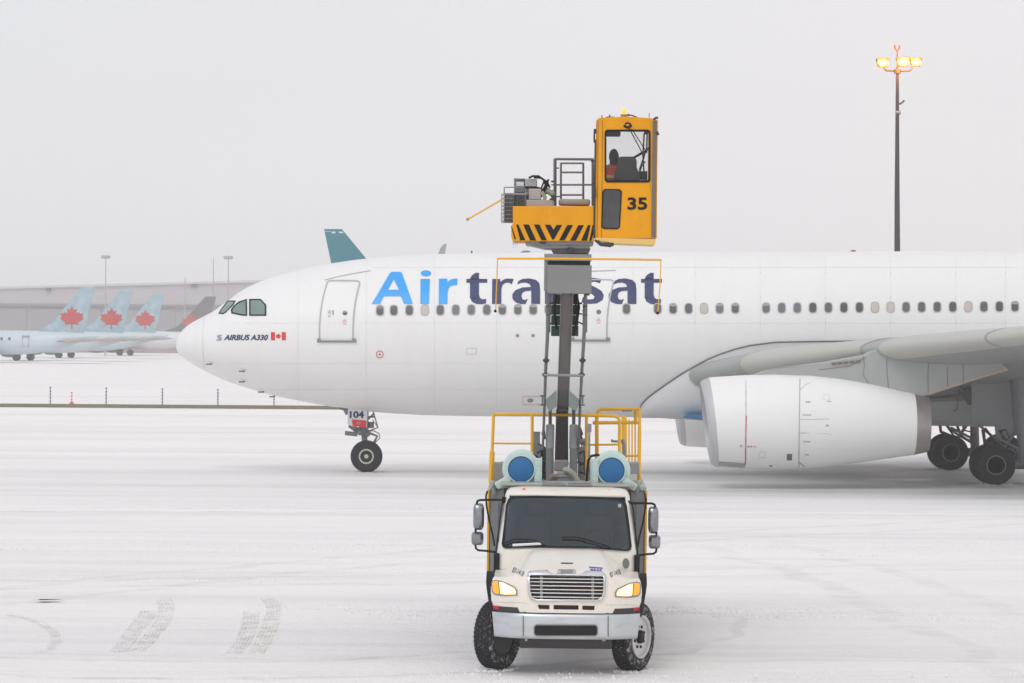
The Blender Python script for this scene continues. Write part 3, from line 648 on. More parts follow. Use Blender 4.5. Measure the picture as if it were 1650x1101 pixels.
    # far and near flap track fairings
    for sgn in (1, -1):
        for y, x in ((-7.3, 22.5),):
            MB().loft([[(x-ox*0+u*4.2, sgn*y+.22*r*math.sin(a), 3.3+.02*abs(y)+u*.1+.3*r*math.cos(a)) for a in [2*PI*k/14 for k in range(14)]] for u, r in ((0,.05),(.1,.5),(.3,.95),(.6,1),(.85,.6),(1,.05))]).build('flap_track_fairing', M_wing, root, smooth=True)
    # tail (outside the picture, so the aircraft is whole)
    MB().loft([[(x+u*c, (1 if v else -1)*.18*math.sin(PI*min(1, u*1.2+.05)), z) for u, v in [(0,1),(.2,1),(.6,1),(1,1),(.6,0),(.2,0)]] for x, z, c in ((45,7.4,9.5),(48.5,10,6.5),(53,16,3.2))]).build('fin', M_blue, root, smooth=True)
    for sgn in (1, -1): MB().loft([afoil((50+.6*y, sgn*y, 6.2+.1*y), 4.5-.32*y, .1) for y in (.5, 4, 9)]).build('tailplane', M_wing, root, smooth=True)
    # nose gear
    def loc(px, py, y): v = P(px, py, D0+y); return Vector((v.x-ox, y, v.z))
    ng = empty('nose_gear'); ng.parent = root
    for y in (-.36, .36):
        c = loc(590.6, 735.4, y); r = c.z+.004
        wh = MB().lathe([(-.19,r*.62),(-.2,r*.8),(-.17,r*.93),(-.1,r*.99),(0,r),(.1,r*.99),(.17,r*.93),(.2,r*.8),(.19,r*.62)], c, (0,1,0), 48).build('tyre', M_tyre, ng, smooth=True, ang=50)
        sg = -1 if y < 0 else 1
        MB().lathe([(.185,r*.46),(.205,r*.47),(.21,r*.44),(.20,r*.38),(.14,r*.36),(.14,r*.15),(.2,r*.13),(.22,r*.08)], c, (0,sg,0), 32).build('rim', M_rim, wh, smooth=True, ang=40)
        mh = MB()
        for k in range(8):
            a = 2*PI*k/8; mh.lathe([(.13,.035),(.165,.03)], c+Vector((math.cos(a)*r*.27, 0, math.sin(a)*r*.27)), (0,sg,0), 8)
        mh.build('hub_bolts', M_strut, wh)
    s1 = loc(586,655,0); s2 = loc(586,690,0); s3 = loc(588,716,0); ax = loc(590.6,735.4,0)
    MB().tube([s1+Vector((0,0,.3)), s2], .17, 14).tube([s2, s3, ax], [.11,.10,.10], 12).tube([ax-Vector((0,.3,0)), ax+Vector((0,.3,0))], .06).lathe([(0,.19),(.2,.19)], loc(585,700,0), (0,0,1), 16).build('strut', M_strut, ng, smooth=True)
    MB().tube([loc(556,698,-.2), loc(576,700,-.2)], .075, 10).tube([loc(562,686,-.15), loc(580,700,-.15)], .05).tube([loc(568,690,.15), loc(585,694,.15)], .07).sphere(loc(571,690,-.2), .09).sphere(loc(580,697,-.26), .1).sphere(loc(592,700,-.2), .09).build('steering_linkage', M_strut, ng, smooth=True)
    MB().tube([loc(593,697,-.05), loc(608,703,-.05), loc(601,716,-.05)], .045).tube([loc(594,695,0), loc(603,694.5,0), loc(611,699,0), loc(612,706,0), loc(604,714,0)], .018).build('torque_link', M_lgrey, ng, smooth=True)
    MB().tube([loc(593,676,.1), loc(603,666,.1)], .03).tube([loc(601,663,.1), loc(609,689,.1), loc(594,695,.1)], .025).tube([loc(593,672,.15), loc(604,672,.15)], .03).tube([loc(598,680,0), loc(598,690,0)], .1).tube([loc(600,676,-.1), loc(608,688,-.1)], .015).build('drag_brace', M_strut, ng, smooth=True)
    MB().tube([loc(546,657,-.3), loc(562,662,-.3)], .05).tube([loc(556,660,-.3), loc(560,668,-.3)], .07).build('door_link', M_strut, ng)
    bd = [(560.5,659),(562,656.5),(585,657.5),(590,659.5),(592.5,664),(591.5,689),(567,687),(560,684)]
    v = [loc(a, b, -.42) for a, b in bd]; n_ = len(v)
    dr = MB().add([tuple(q) for q in v]+[(q.x, q.y+.05, q.z) for q in v], [tuple(range(n_)), tuple(range(2*n_-1, n_-1, -1))]+[(i, (i+1) % n_, (i+1) % n_+n_, i+n_) for i in range(n_)]).build('gear_door', M_board, ng)
    fl_ = lambda a, b: loc(a, b, -.432)
    decal('border', curve_mesh(strip([(560,660),(562,656),(585,657),(590.5,659),(593,664),(592,690)], 1.4)), fl_, M_seam, dr)
    decal('number', text2d('104', 563.5, 586.5, 662.5, 674, 0, .04), fl_, M_navy, dr)
    decal('red_panel', curve_mesh([[(567,676),(590.3,678),(590,689),(568,686.5)], ell(578,682,3,2,12), ell(578,682,2.2,1.3,12)]), fl_, M_red, dr)
    # main gear
    def gear(sgn):
        g = empty('main_gear'); g.parent = root; yc = -5.34*sgn
        for fx in (0, 1.98):
            for dy in (-.7, .7):
                x = 15.72+11.49+fx-(-11.49-ox)-0.0
                r = .645; c = Vector((x, yc+dy, r-.02))
                wh = MB().lathe([(-.23,r*.5),(-.25,r*.78),(-.22,r*.92),(-.13,r*.99),(0,r),(.13,r*.99),(.22,r*.92),(.25,r*.78),(.23,r*.5)], c, (0,1,0), 48).build('tyre', M_tyre, g, smooth=True, ang=50)
                sd = -1 if dy < 0 else 1
                MB().lathe([(.23,r*.5),(.25,r*.46),(.2,r*.43),(.12,r*.40),(.12,r*.15),(.2,r*.12),(.21,r*.05)], c, (0,sd,0), 32).build('rim', M_rimd, wh, smooth=True, ang=40)
                MB().lathe([(.235,r*.49),(.256,r*.47),(.235,r*.44)], c, (0,sd,0), 32, caps=False).build('rim_ring', mat('rim_ring_grey', (.30,.29,.27), .5), wh, smooth=True)
        x = 15.72+11.49-(-11.49-ox); mb = MB()
        mb.tube([(x,yc,.62),(x+1.98,yc,.62)], .16, 12)
        for fx in (0, 1.98): mb.tube([(x+fx,yc-.7,.62),(x+fx,yc+.7,.62)], .09)
        mb.build('bogie_beam', M_strut, g, smooth=True)
        MB().tube([(x+.99,yc,.65),(x+.95,yc,2.0)], .16, 14).tube([(x+.95,yc,1.6),(x+.8,yc,3.6)], .24, 14).tube([(x+.2,yc,.9),(x+.9,yc,1.9)], .06).tube([(x+.1,yc-.1,1.5),(x+.8,yc-.1,1.15),(x+.9,yc,.8)], .05).tube([(x-.4,yc+.3,1.9),(x+.3,yc+.2,1.3),(x+.8,yc,1.0)], .045).build('leg', M_strut, g, smooth=True)
        MB().tube([(x-.3,yc,1.75),(x-.25,yc-.05,1.35),(x+.1,yc,1.2)], .06).tube([(x-.2,yc+.2,1.8),(x+.4,yc+.2,1.0)], .035).tube([(x+.3,yc+.1,1.7),(x+.5,yc+.1,1.2),(x+.9,yc+.1,.95)], .05).tube([(x+.2,yc,1.7),(x+.45,yc,1.75),(x+.6,yc,1.4),(x+1.1,yc,1.3)], .03).build('hydraulic_lines', M_dark, g, smooth=True)
        return g
    g1 = gear(1); gear(-1)
    dp = [(1566,612),(1566,687),(1603,687.5),(1606,713),(1660,694),(1720,680),(1720,600)]
    v = [loc(a, b, -4.6) for a, b in dp]; n_ = len(v)
    MB().add([tuple(q) for q in v]+[(q.x, q.y+.08, q.z) for q in v], [tuple(range(n_)), tuple(range(2*n_-1, n_-1, -1))]+[(i, (i+1) % n_, (i+1) % n_+n_, i+n_) for i in range(n_)]).build('gear_door', M_door_grey, root)
    v = [loc(a, b, -4.5) for a, b in ((1500,640),(1543,636),(1566,626),(1566,650),(1560,640),(1548,637))]
    MB().tube([loc(1498,642,-4.4), loc(1546,637,-4.4)], .05).tube([loc(1546,627,-4.4), loc(1566,650,-4.4)], .12).tube([loc(1556,627,-4.4), loc(1566,640,-4.4)], .15).tube([loc(1543,640,-4.4), loc(1543,660,-4.4), loc(1536,662,-4.4)], .025).build('door_strut', M_seam, root)
airliner()
# ------------------------------------------------------------------ deicing truck
def frame_dirs(root):
    m = Matrix.Translation(root.location) @ root.rotation_euler.to_matrix().to_4x4(); return m.inverted()
def make_truck():
    D0 = 45.3
    root = empty('deicing_truck', (.788, D0, 0), rz=-.0174, ry=.0045)
    tag(root, 'cream and grey deicing truck with lit headlamps and a raised yellow operator cab numbered 35', 'truck')
    inv = frame_dirs(root)
    TL = lambda px, py, D: inv @ P(px, py, D)
    def pb(mb, x0, x1, y0, y1, D, dep):
        a = TL(x0, y0, D); b = TL(x1, y1, D); return mb.box(a.x, b.x, a.y, a.y+dep, b.z, a.z)
    def pt(mb, pts, r, n=8): return mb.tube([TL(*p) for p in pts], r, n)
    def flat(name, polys, D, thick, m, par, bevel=0):
        vs, fs = curve_mesh(polys)
        me_v = [TL(a, b, D) for a, b in vs]; y0 = TL(912, 800, D).y
        mb = MB(); n_ = len(vs)
        edges = {}
        for f in fs:
            for i in range(len(f)):
                e_ = (f[i], f[(i+1) % len(f)]); edges[e_] = 1
        bd = [e_ for e_ in edges if (e_[1], e_[0]) not in edges]
        mb.add([(v.x, y0, v.z) for v in me_v]+[(v.x, y0+thick, v.z) for v in me_v], fs+[tuple(i+n_ for i in f[::-1]) for f in fs]+[(a, b, b+n_, a+n_) for a, b in bd])
        return mb.build(name, m, par, bevel=bevel)
    # ---- hood
    V = [(.0,.875,1.05),(.0,.93,1.06),(.0,1.0,1.065),(.005,1.1,1.07),(.012,1.2,1.07),(.03,1.29,1.065),(.055,1.36,1.055),(.10,1.42,1.045),(.17,1.462,1.035),(.28,1.50,1.03),(.45,1.54,1.03),(.65,1.585,1.03),(.85,1.63,1.03),(1.05,1.67,1.03),(1.27,1.70,1.03)]
    DR = [0,0,0,.0,.01,.03,.06,.09,.12,.15,.19,.23,.26,.29,.32]
    BW = [.36,.36,.36,.35,.34,.33,.32,.30,.27,.22,.16,.10,.05,.02,0]
    def sm(t): t = max(0, min(1, t)); return t*t*(3-2*t)
    US = [math.copysign(1-(1-abs(k/16))**1.25, k) for k in range(-16, 17)]
    rings = []
    for (y, z, W), dr, bw in zip(V, DR, BW):
        rings.append([(u*W, y+bw*abs(u)**3.2, z-dr*sm((abs(u)-.42)/.5)) for u in US])
    hb = MB().loft(rings, closed=False)
    for sg in (-1, 1):
        ys = [.36+.055*k for k in range(18)]; t_, b_ = [], []
        for y in ys:
            i = max(k for k in range(len(V)) if V[k][0]+BW[k] <= y+1e-6) if y < 1.27 else len(V)-1
            ztop = interp([(V[k][0]+BW[k]+.0001*k, V[k][1]-DR[k]) for k in range(4, len(V))], y)
            d = .6**2-(y-.9)**2; zb = .48+math.sqrt(d) if d > 0 else .6
            t_.append((sg*1.04, y, ztop-.003)); b_.append((sg*1.08, y, min(ztop-.02, max(zb, .62))))
        hb.loft([t_, b_], closed=False)
        # front corner below
        hb.loft([[(sg*1.05, .36, .875), (sg*1.05, .36, 1.05), (sg*1.05, .36, 1.25)], [(sg*1.08, .42, .84), (sg*1.08, .42, 1.05), (sg*1.075, .42, 1.2)]], closed=False)
    hood = hb.build('hood', M_cream, root, smooth=True, ang=50)
    hd = [(V[k][1], V[k][0], BW[k], V[k][2]) for k in range(len(V))]
    def hood_pt(px, py, off=.006):
        # where the ray through a photo point meets the hood's front face
        y = .15
        for _ in range(8):
            p = TL(px, py, D0+y); z = p.z
            for k in range(len(hd)-1):
                dr0 = DR[k]*sm((abs(p.x)/hd[k][3]-.42)/.5); dr1 = DR[k+1]*sm((abs(p.x)/hd[k+1][3]-.42)/.5)
                z0, z1 = hd[k][0]-dr0, hd[k+1][0]-dr1
                if z <= z1 or k == len(hd)-2:
                    t = max(0, min(1, (z-z0)/(z1-z0))); break
            yy = hd[k][1]*(1-t)+hd[k+1][1]*t; bw = hd[k][2]*(1-t)+hd[k+1][2]*t; W = hd[k][3]*(1-t)+hd[k+1][3]*t
            y = yy+bw*min(1, abs(p.x)/W)**3.2
        return Vector((p.x, y-off, p.z+off*.5))
    def hdec(name, polys, m, par, off=.006, cuts=3): return decal(name, curve_mesh(polys), lambda a, b: hood_pt(a, b, off), m, par, cuts, cuts)
    def Zg(x, y): return (810+x/7.857, 900+y/7.857)
    # grille
    gr = empty('grille'); gr.parent = root
    go = [Zg(*p) for p in [(315,250),(320,205),(350,180),(420,168),(555,165),(600,195),(640,212),(970,215),(1010,205),(1060,175),(1240,182),(1290,205),(1302,240),(1296,440),(1270,515),(1215,548),(420,546),(345,515),(325,440)]]
    gi = [Zg(*p) for p in [(343,240),(350,226),(560,225),(1000,232),(1268,240),(1276,262),(1270,430),(1250,500),(1205,532),(430,528),(372,502),(352,430)]]
    hdec('grille_back', [gi], M_black, gr, .002)
    f1 = hdec('grille_frame', [go, gi], M_chrome, gr, .03)
    s_ = f1.modifiers.new('s', 'SOLIDIFY'); s_.thickness = .03; s_.offset = 0
    for i, y in enumerate((260,303,350,398,442,492)):
        x0 = 345+max(0, i-3)*9; x1 = 1274-max(0, i-3)*9
        bb = MB(); p = [hood_pt(*Zg(x0+(x1-x0)*k/6, y+k*2.0), .018) for k in range(7)]
        bb.tube(p, .0085, 6).build('grille_bar', M_chrome, gr, smooth=True)
    for x in (490, 1140): hdec('grille_strut', [[Zg(x-16,230), Zg(x+16,230), Zg(x+16,525), Zg(x-16,525)]], M_grey, gr, .006)
    for x0, x1, a, b in ((436,592,590,645),(645,960,593,650),(1008,1165,600,655)):
        q = hdec('air_slot', [[Zg(x0+(8 if x0==436 else 0),a), Zg(x1,a+4), Zg(x1-(8 if x1==1165 else 0),b), Zg(x0+(22 if x0==436 else 0),b-3)]], M_black, root, .006)
    hdec('hood_seam', [[Zg(-110,553), Zg(330,566), Zg(330,570), Zg(-110,557)]], M_pline, hood, .004, 6)
    hdec('hood_seam', [[Zg(1296,590), Zg(1700,585), Zg(1700,589), Zg(1296,594)]], M_pline, hood, .004, 6)
    em = hdec('maker_badge', [[Zg(*p) for p in rrect(695,925,143,195,24)]], M_chrome, root, .014)
    hdec('badge_inlay', [[Zg(*p) for p in rrect(730,890,155,184,12)]], M_grey, em, .017)
    hdec('hood_handle', [[Zg(732,55), Zg(892,57), Zg(888,68), Zg(738,67)]], M_black, root, .01)
    hdec('unit_tag_bar', [[Zg(1092,103), Zg(1268,118), Zg(1266,130), Zg(1096,118)]], mat('tag_blue', (.04,.07,.45)), hood)
    decal('unit_tag', text2d('8544', *[Zg(1108,0)[0], Zg(1255,0)[0]], Zg(0,132)[1], Zg(0,160)[1], 0, .03, .05), lambda a, b: hood_pt(a, b), mat('tag_blue', (.04,.07,.45)), hood)
    decal('fleet_number', text2d('87-1418', 825.5, 844.5, 917.5, 926, 0, .0, .42), lambda a, b: hood_pt(a, b, .008), M_black, hood)
    decal('fleet_number', text2d('87-1418', 982.5, 1000, 920, 928, 0, .0, -.38), lambda a, b: hood_pt(a, b, .008), M_black, hood)
    hdec('antenna_mount', [ell(1008.5, 908.5, 5.5, 8.5, 16)], mat('oval_mesh_grey', (.16,.16,.17), .5), root, .012)
    # headlamps
    for sg in (-1, 1):
        mx_ = (lambda a: a) if sg < 0 else (lambda a: 1824.5-a)
        dy = 0 if sg < 0 else 2.5
        pl = lambda pts: [(mx_(a), b+dy) for a, b in pts]
        h = hdec('headlamp', [pl([(791.5,940),(793,936.5),(798,935),(808,936.5),(820,941.5),(830,946.5),(834,953),(833.5,960.5),(812,961.5),(797,959.5),(792.5,955)])], M_grey, root, .008, 4)
        hdec('turn_signal', [pl([(793.5,941),(795,938),(802,937.5),(804,957.5),(798,957),(794.5,953)])], M_amber, h, .014, 4)
        hdec('headlamp_lens', [pl([(804.5,938.5),(810,939.5),(820,944.5),(828.5,949),(831,954),(830.5,958.5),(812,959),(806,957.5)])], M_head, h, .014, 4)
        hdec('lamp_bulb', [pl([(808,942.5),(813,943),(820,947),(824,951),(821,955),(811,955)])], M_core, h, .018, 4)
        hdec('reflector', [pl([(793.5,977),(804,977.8),(804,983.2),(793.5,982.5)])], mat('reflector_red', (.5,.02,.05), .35), root, .02, 4)
    # fender flares
    for sg in (-1, 1):
        rr = []
        for k in range(15):
            a = math.radians(20+k*10) ; 
            cy, cz = .9, .48
            yo, zo = cy-.60*math.cos(a), cz+.86*math.sin(a)**.9 if math.sin(a) > 0 else cz+.6*math.sin(a)
            w_ = .065; tz = max(0, min(1, (zo-.82)/.4))
            dx, dz = -math.cos(a), math.sin(a)
            x0 = sg*1.045; x1 = sg*(1.075+.075*tz)
            rr.append([(x0, yo, zo), (x1, yo, zo-.01), (x1, yo+dx*.05, zo+dz*.05), (x0, yo+dx*.05, zo+dz*.05)])
        MB().loft(rr).build('fender_flare', M_black, root, smooth=True, bevel=.01)
    # bumper
    def bump(u, z): 
        W = 1.055-(.9-z)*.10 if z < .9 else 1.055
        return (u*W, -.03+.30*abs(u)**4, z)
    us = [k/12 for k in range(-12, 13)]
    bm_ = MB()
    zr = [(.83,.10),(.862,.02),(.862,.0),(.85,-.012),(.80,-.02),(.56,-.012),(.52,.0),(.505,.03),(.51,.12)]
    bm_.loft([[Vector(bump(u, z))+Vector((0, dy_, 0)) for u in us] for z, dy_ in zr], closed=False)
    bp_ = bm_.build('bumper', M_bumper, root, smooth=True, ang=50)
    def bmp(px, py, off=.028):
        p = TL(px, py, D0); u = max(-1, min(1, p.x/1.05)); return Vector((p.x, -.03+.30*abs(u)**4-off, p.z))
    bd_ = lambda n, polys, m, par=bp_, off=.028: decal(n, curve_mesh(polys), lambda a, b: bmp(a, b, off), m, par, 3, 6)
    bd_('bumper_slot', [rrect(860.5,963,1006.5,1024.5,5)], M_black)
    bd_('bumper_slot_lip', [rrect(859.5,964,1005.5,1025.5,6), rrect(861.3,962.2,1007.3,1023.7,4.5)], M_grey, bp_, .03)
    for x in (842.5, 979.5): bd_('bumper_seam', [[(x,992),(x+1,992),(x+1,1026),(x,1026)]], M_black)
    bd_('tow_hook', [[(846,1028),(850,1028),(850,1033),(846,1033)]], M_lgrey); bd_('tow_hook', [[(970,1030),(976,1030),(976,1033),(970,1033)]], M_lgrey)
    MB().loft([[(u*1.03, y_+.30*abs(u)**4, z) for u in us] for y_, z in ((.03,.86),(.03,.94),(.2,.94))], closed=False).box(-.6,.6,.05,.3,.5,.88).build('bumper_backing', M_dark, root)
    MB().box(-.66,.66,.35,.5,.34,.55).tube([(-.85,.9,.48),(-.3,.9,.40),(.3,.9,.40),(.85,.9,.48)], .07, 8).box(-.42,.42,.2,.36,.46,.50).build('front_axle', M_dark, root, bevel=.02)
    # wheels
    def wheel(x, y, st, dual=False, par=None):
        w_ = empty('wheel'); w_.parent = root; w_.location = (x, y, .475); w_.rotation_euler = (0, 0, st)
        sg = 1 if x > 0 else -1
        r = .475
        prof = [(-.115,.30),(-.14,.36),(-.145,.40),(-.13,.445),(-.11,.465),(-.05,.474),(0,.475),(.05,.474),(.11,.465),(.13,.445),(.145,.40),(.14,.36),(.115,.30)]
        mb = MB().lathe(prof, (0,0,0), (1,0,0), 64, caps=False)
        mb.build('tyre', mat('winter_tyre', (.032,.032,.034), .9, spec=.2, var=.5, scale=30, bump=.6, dirt=1.0, dcol=(.62,.62,.64), dscale=(16,16,16)), w_, smooth=True, ang=40)
        tb = MB()
        for k in range(48):
            a = 2*PI*k/48
            for j, xx in enumerate((-.095,-.045,.0,.045,.095)):
                aa = a+(.065 if j % 2 else 0); c = Vector((xx, math.cos(aa)*.478, math.sin(aa)*.478)); R = Matrix.Rotation(aa, 4, 'X')
                bb = [Vector(q) for q in [(-.019,-.009,-.022),(.019,-.009,-.022),(.019,.009,-.022),(-.019,.009,-.022),(-.019,-.009,.022),(.019,-.009,.022),(.019,.009,.022),(-.019,.009,.022)]]
                tb.hexa([c+(R @ q) for q in bb])
        tb.build('tread', M_tyre, w_)
        MB().lathe([(.10,.305),(.145,.31),(.15,.295),(.135,.28),(.07,.27),(.04,.24),(.05,.16),(.09,.14)], (0,0,0), (sg,0,0), 40).build('rim', mat('rim_white', (.62,.62,.61), .4, .2, dirt=.5, dcol=(.3,.28,.27), dscale=(9,9,9)), w_, smooth=True, ang=35)
        hb_ = MB().lathe([(.03,.10),(.14,.095),(.16,.06),(.16,.0)], (0,0,0), (sg,0,0), 20)
        for k in range(8):
            a = 2*PI*k/8+.3; hb_.lathe([(.04,.022),(.115,.022)], (0, math.cos(a)*.155, math.sin(a)*.155), (sg,0,0), 8)
        for k in range(4):
            a = 2*PI*k/4+.5; hb_.lathe([(.05,.03),(.062,.03)], (0, math.cos(a)*.235, math.sin(a)*.235), (sg,0,0), 10)
        hb_.build('hub', M_black, w_)
        MB().lathe([(-.10,.29),(.02,.29)], (0,0,0), (sg,0,0), 30).build('brake_drum', M_dark, w_, smooth=True)
        return w_
    wheel(.965, .9, math.radians(-27)); wheel(-.985, .9, math.radians(-29))
    for yy in (6.6, 7.9):
        for x in (-1.0, -.68, .68, 1.0): wheel(x, yy, 0)
    # ---- cab
    def cabring(z, yf, hw, yb=2.75, r=.14, n=5):
        p = []
        for cx_, cy_, a in ((hw-r, yf+r, -90), (hw-.05, yb-.05, 0), (-hw+.05, yb-.05, 90), (-hw+r, yf+r, 180)):
            rr_ = r if cy_ == yf+r else .05
            for k in range(n+1):
                t = math.radians(a+90*k/n); p.append((cx_+rr_*math.cos(t), cy_+rr_*math.sin(t), z))
        # bow of the front
        return [(x, y-(.05*(1-(x/hw)**2) if y < yf+.2 else 0), z) for x, y, z in p]
    # densify front edge: insert points between the two front corners
    def dens(rg):
        a, b = rg[-1], rg[0]; z = a[2]; ins = []
        for k in range(1, 12):
            t = k/12; x = a[0]*(1-t)+b[0]*t; hw = abs(b[0])+.14
            yb_ = a[1]+.05*(1-(a[0]/hw)**2); ins.append((x, yb_-.05*(1-(x/hw)**2), z))
        return rg+ins
    specs = [(.95,1.29,1.02),(1.40,1.285,1.03),(1.66,1.28,1.01),(1.71,1.30,1.0)]+[(1.71+(2.44-1.71)*k/6, 1.30+(1.86-1.30)*k/6, 1.0+(.915-1.0)*k/6) for k in range(1, 7)]+[(2.49,1.92,.895),(2.53,2.02,.85),(2.555,2.2,.74)]
    cr = [dens(cabring(*s)) for s in specs]
    n_ = len(cr[0]); cab_m = MB(); vs = sum(cr, []); fs = []
    for i in range(len(cr)-1):
        for j in range(n_):
            k = (j+1) % n_; q = (i*n_+j, i*n_+k, (i+1)*n_+k, (i+1)*n_+j)
            c = sum((Vector(vs[a]) for a in q), Vector())/4
            win = 1.71 < c.z < 2.44 and ((c.y < specs[i][1]+.10 and abs(c.x) < specs[i][2]-.05) or False)
            if not win: fs.append(q)
    fs.append(tuple((len(cr)-1)*n_+j for j in range(n_)))
    cab_m.add(vs, fs); cab = cab_m.build('cab', M_cream, root, smooth=True, ang=50)
    sm_ = cab.modifiers.new('s', 'SOLIDIFY'); sm_.thickness = .03; sm_.offset = -1
    def wsp(px, py, off):
        y = 1.5
        for _ in range(8):
            p = TL(px, py, D0+y); y = 1.30+(p.z-1.71)*(.56/.73)-.05*(1-(p.x/.95)**2)-off+.03*max(0, abs(p.x)-.80)*6
        return Vector((p.x, y, p.z+off*.3))
    Zc = lambda x, y: (740+x/3.335, 770+y/3.335)
    wo = [Zc(*p) for p in [(228,350),(240,250),(250,150),(262,118),(285,101),(420,99),(700,104),(860,112),(885,120),(900,150),(915,260),(927,370),(920,392),(900,397),(700,382),(420,374),(245,383),(231,372)]]
    wi = [Zc(*p) for p in [(243,352),(253,250),(262,155),(273,126),(292,112),(420,109),(700,114),(850,122),(872,130),(886,155),(902,262),(914,368),(908,382),(895,386),(700,373),(420,365),(252,371),(244,365)]]
    wsf = decal('windscreen_seal', curve_mesh([wo, wi]), lambda a, b: wsp(a, b, .03), M_black, root, 3, 8)
    decal('windscreen', curve_mesh([wi]), lambda a, b: wsp(a, b, .024), M_ws, root, 4, 8)
    for pts in ([(808,879),(830,871),(860,872),(880,882)], [(905,868),(930,868),(960,876),(985,885)]):
        MB().tube([wsp(a, b, .06) for a, b in pts], .011, 6).build('wiper', M_black, root)
    MB().tube([wsp(a, b, .05) for a, b in [(826,880.5),(872,878)]], .02, 6).build('paper_on_dash', M_board, root)
    decal('windscreen_sticker', curve_mesh([[(996,813),(1001,813),(1001,818.5),(996,818.5)]]), lambda a, b: wsp(a, b, .03), mat('sticker', (.35,.38,.36)), root)
    # interior
    MB().box(-.9,.9,1.5,1.62,1.2,1.74).box(-.95,.95,2.6,2.66,.95,2.5).box(-.95,.95,1.4,2.6,.96,1.0).box(-.78,.78,2.0,2.6,2.46,2.48).build('dashboard_and_lining', M_cab_in, root)
    for x in (-.48, .45):
        st_ = MB(); st_.box(x-.24,x+.24,2.0,2.45,1.35,1.5); st_.box(x-.23,x+.23,2.35,2.48,1.45,2.12); st_.box(x-.13,x+.13,2.36,2.46,2.14,2.32)
        st_.build('cab_seat', M_seat, root, bevel=.04)
    MB().tube([(.45+.2*math.cos(a), 1.72-.06*math.sin(a), 1.78+.18*math.sin(a)) for a in [2*PI*k/20 for k in range(21)]], .015, 6).tube([(.45,1.6,1.7),(.45,1.72,1.78)], .03).build('steering_wheel', M_black, root)
    # marker lamps, door pillar lines, hood rear louvre
    for a, b in ((844,788.5),(981.8,791.5)):
        p = TL(a, b, D0+1.98); MB().sphere((p.x, p.y, p.z), (.026,.03,.022)).build('marker_lamp', M_ambrefl, root, smooth=True)
    for sg in (-1, 1):
        MB().box(sg*1.0, sg*1.012, 1.75, 2.5, 1.75, 2.32).build('door_glass', M_glassd, root)
        MB().tube([(sg*1.025,1.42,1.05),(sg*1.03,1.42,1.65),(sg*.965,1.72,2.25),(sg*.95,1.9,2.36)], .012, 6).build('door_seal', M_black, root)
        MB().box(sg*.98, sg*1.06, 1.27, 1.36, 1.35, 1.62).build('mirror_bracket', M_black, root, bevel=.01)
    # mirrors
    for sg in (-1, 1):
        def mp(px, py, D=47.2): 
            if sg > 0: return TL(1824.0-px, py+5.5, D)
            return TL(px, py, D)
        mi = empty('side_mirror'); mi.parent = root
        MB().tube([mp(814,805.5), mp(790,805.5), mp(773,806), mp(769,808), mp(768,813), mp(766.5,845), mp(766,878), mp(767,884), mp(771,887), mp(785,888), mp(800,890)], .017, 8).box(mp(815,802).x, mp(809,802).x, 1.85, 2.0, mp(815,811).z, mp(815,801).z).build('mirror_arm', M_black, mi, smooth=True)
        for (x0, x1, a, b) in ((762.5,780,811,854.5), (759.5,779,857,879)):
            p = mp(x0, a); q = mp(x1, b); xa, xb = sorted((p.x, q.x))
            hsg = MB(); cx_, cz_ = (xa+xb)/2, (p.z+q.z)/2; hw_, hh_ = (xb-xa)/2, (p.z-q.z)/2
            out_ = [(cx_+math.copysign(abs(math.cos(t))**.5, math.cos(t))*hw_, cz_+math.copysign(abs(math.sin(t))**.5, math.sin(t))*hh_) for t in [2*PI*k/24 for k in range(24)]]
            def rg_(k, y): return [(cx_+(X-cx_)*k, y, cz_+(Z-cz_)*k) for X, Z in out_]
            hsg.loft([rg_(.55, p.y-.09), rg_(.85, p.y-.06), rg_(1, p.y-.0), rg_(1, p.y+.05), rg_(.9, p.y+.05)]).build('mirror_shell', mat('mirror_shell_chrome', (.26,.28,.30), .2, .8, var=.3, scale=12), mi, smooth=True)
            xi = xb if sg < 0 else xa
            MB().loft([rg_(.86, p.y+.052), rg_(.86, p.y+.06)]).build('mirror_glass', M_mirror, mi)
    # hoses at cab sides
    for sg in (-1, 1):
        q = lambda a, b, D: (TL(a, b, D) if sg < 0 else TL(1824-a, b+4, D))
        MB().tube([q(785,792,48.3), q(783,800,48.2), q(784,815,48.2), q(788,838,48.2), q(794,862,48.1), q(797,880,48.1)], .014, 6).build('side_hose', M_black, root, smooth=True)
    # ---- body behind the cab
    bx = MB(); bx.box(-1.17,1.17,3.1,3.2,.9,2.47); bx.box(-1.15,1.15,3.2,11.5,1.05,2.44)
    bx.build('tank_body', M_grey, root, bevel=.02)
    MB().box(-.45,.45,1.0,12,.60,.85).build('chassis', M_dark, root, bevel=.02)
    MB().box(-1.19,1.19,3.05,12,2.47,2.52).box(-1.0,1.0,2.2,3.05,2.56,2.60).build('deck', M_teal_box, root, bevel=.01)
    MB().box(-.38,-.02,2.18,2.5,2.57,2.60).box(.0,.36,2.18,2.5,2.57,2.60).build('roof_hatch', M_lgrey, root, bevel=.008)
    for sg in (-1, 1): MB().box(sg*1.172, sg*1.205, 3.08, 3.2, 1.0, 2.46).build('corner_post', M_rail, root, bevel=.006)
    for sg in (-1, 1):
        a = 792 if sg < 0 else 1031
        mb = MB(); pt(mb, [(a-6*sg*-1*-1, 795, 48.4), (a, 776, 48.3)], .035); pt(mb, [(a+sg*3, 790, 48.2), (a-sg*4, 777, 48.2)], .02)
        mb.build('corner_bracket', M_teal_box, root)
    mb = MB(); pb(mb, 795, 822, 747, 778, 49.8, .6); mb.build('deck_locker', mat('locker_taupe', (.24,.22,.20)), root, bevel=.01)
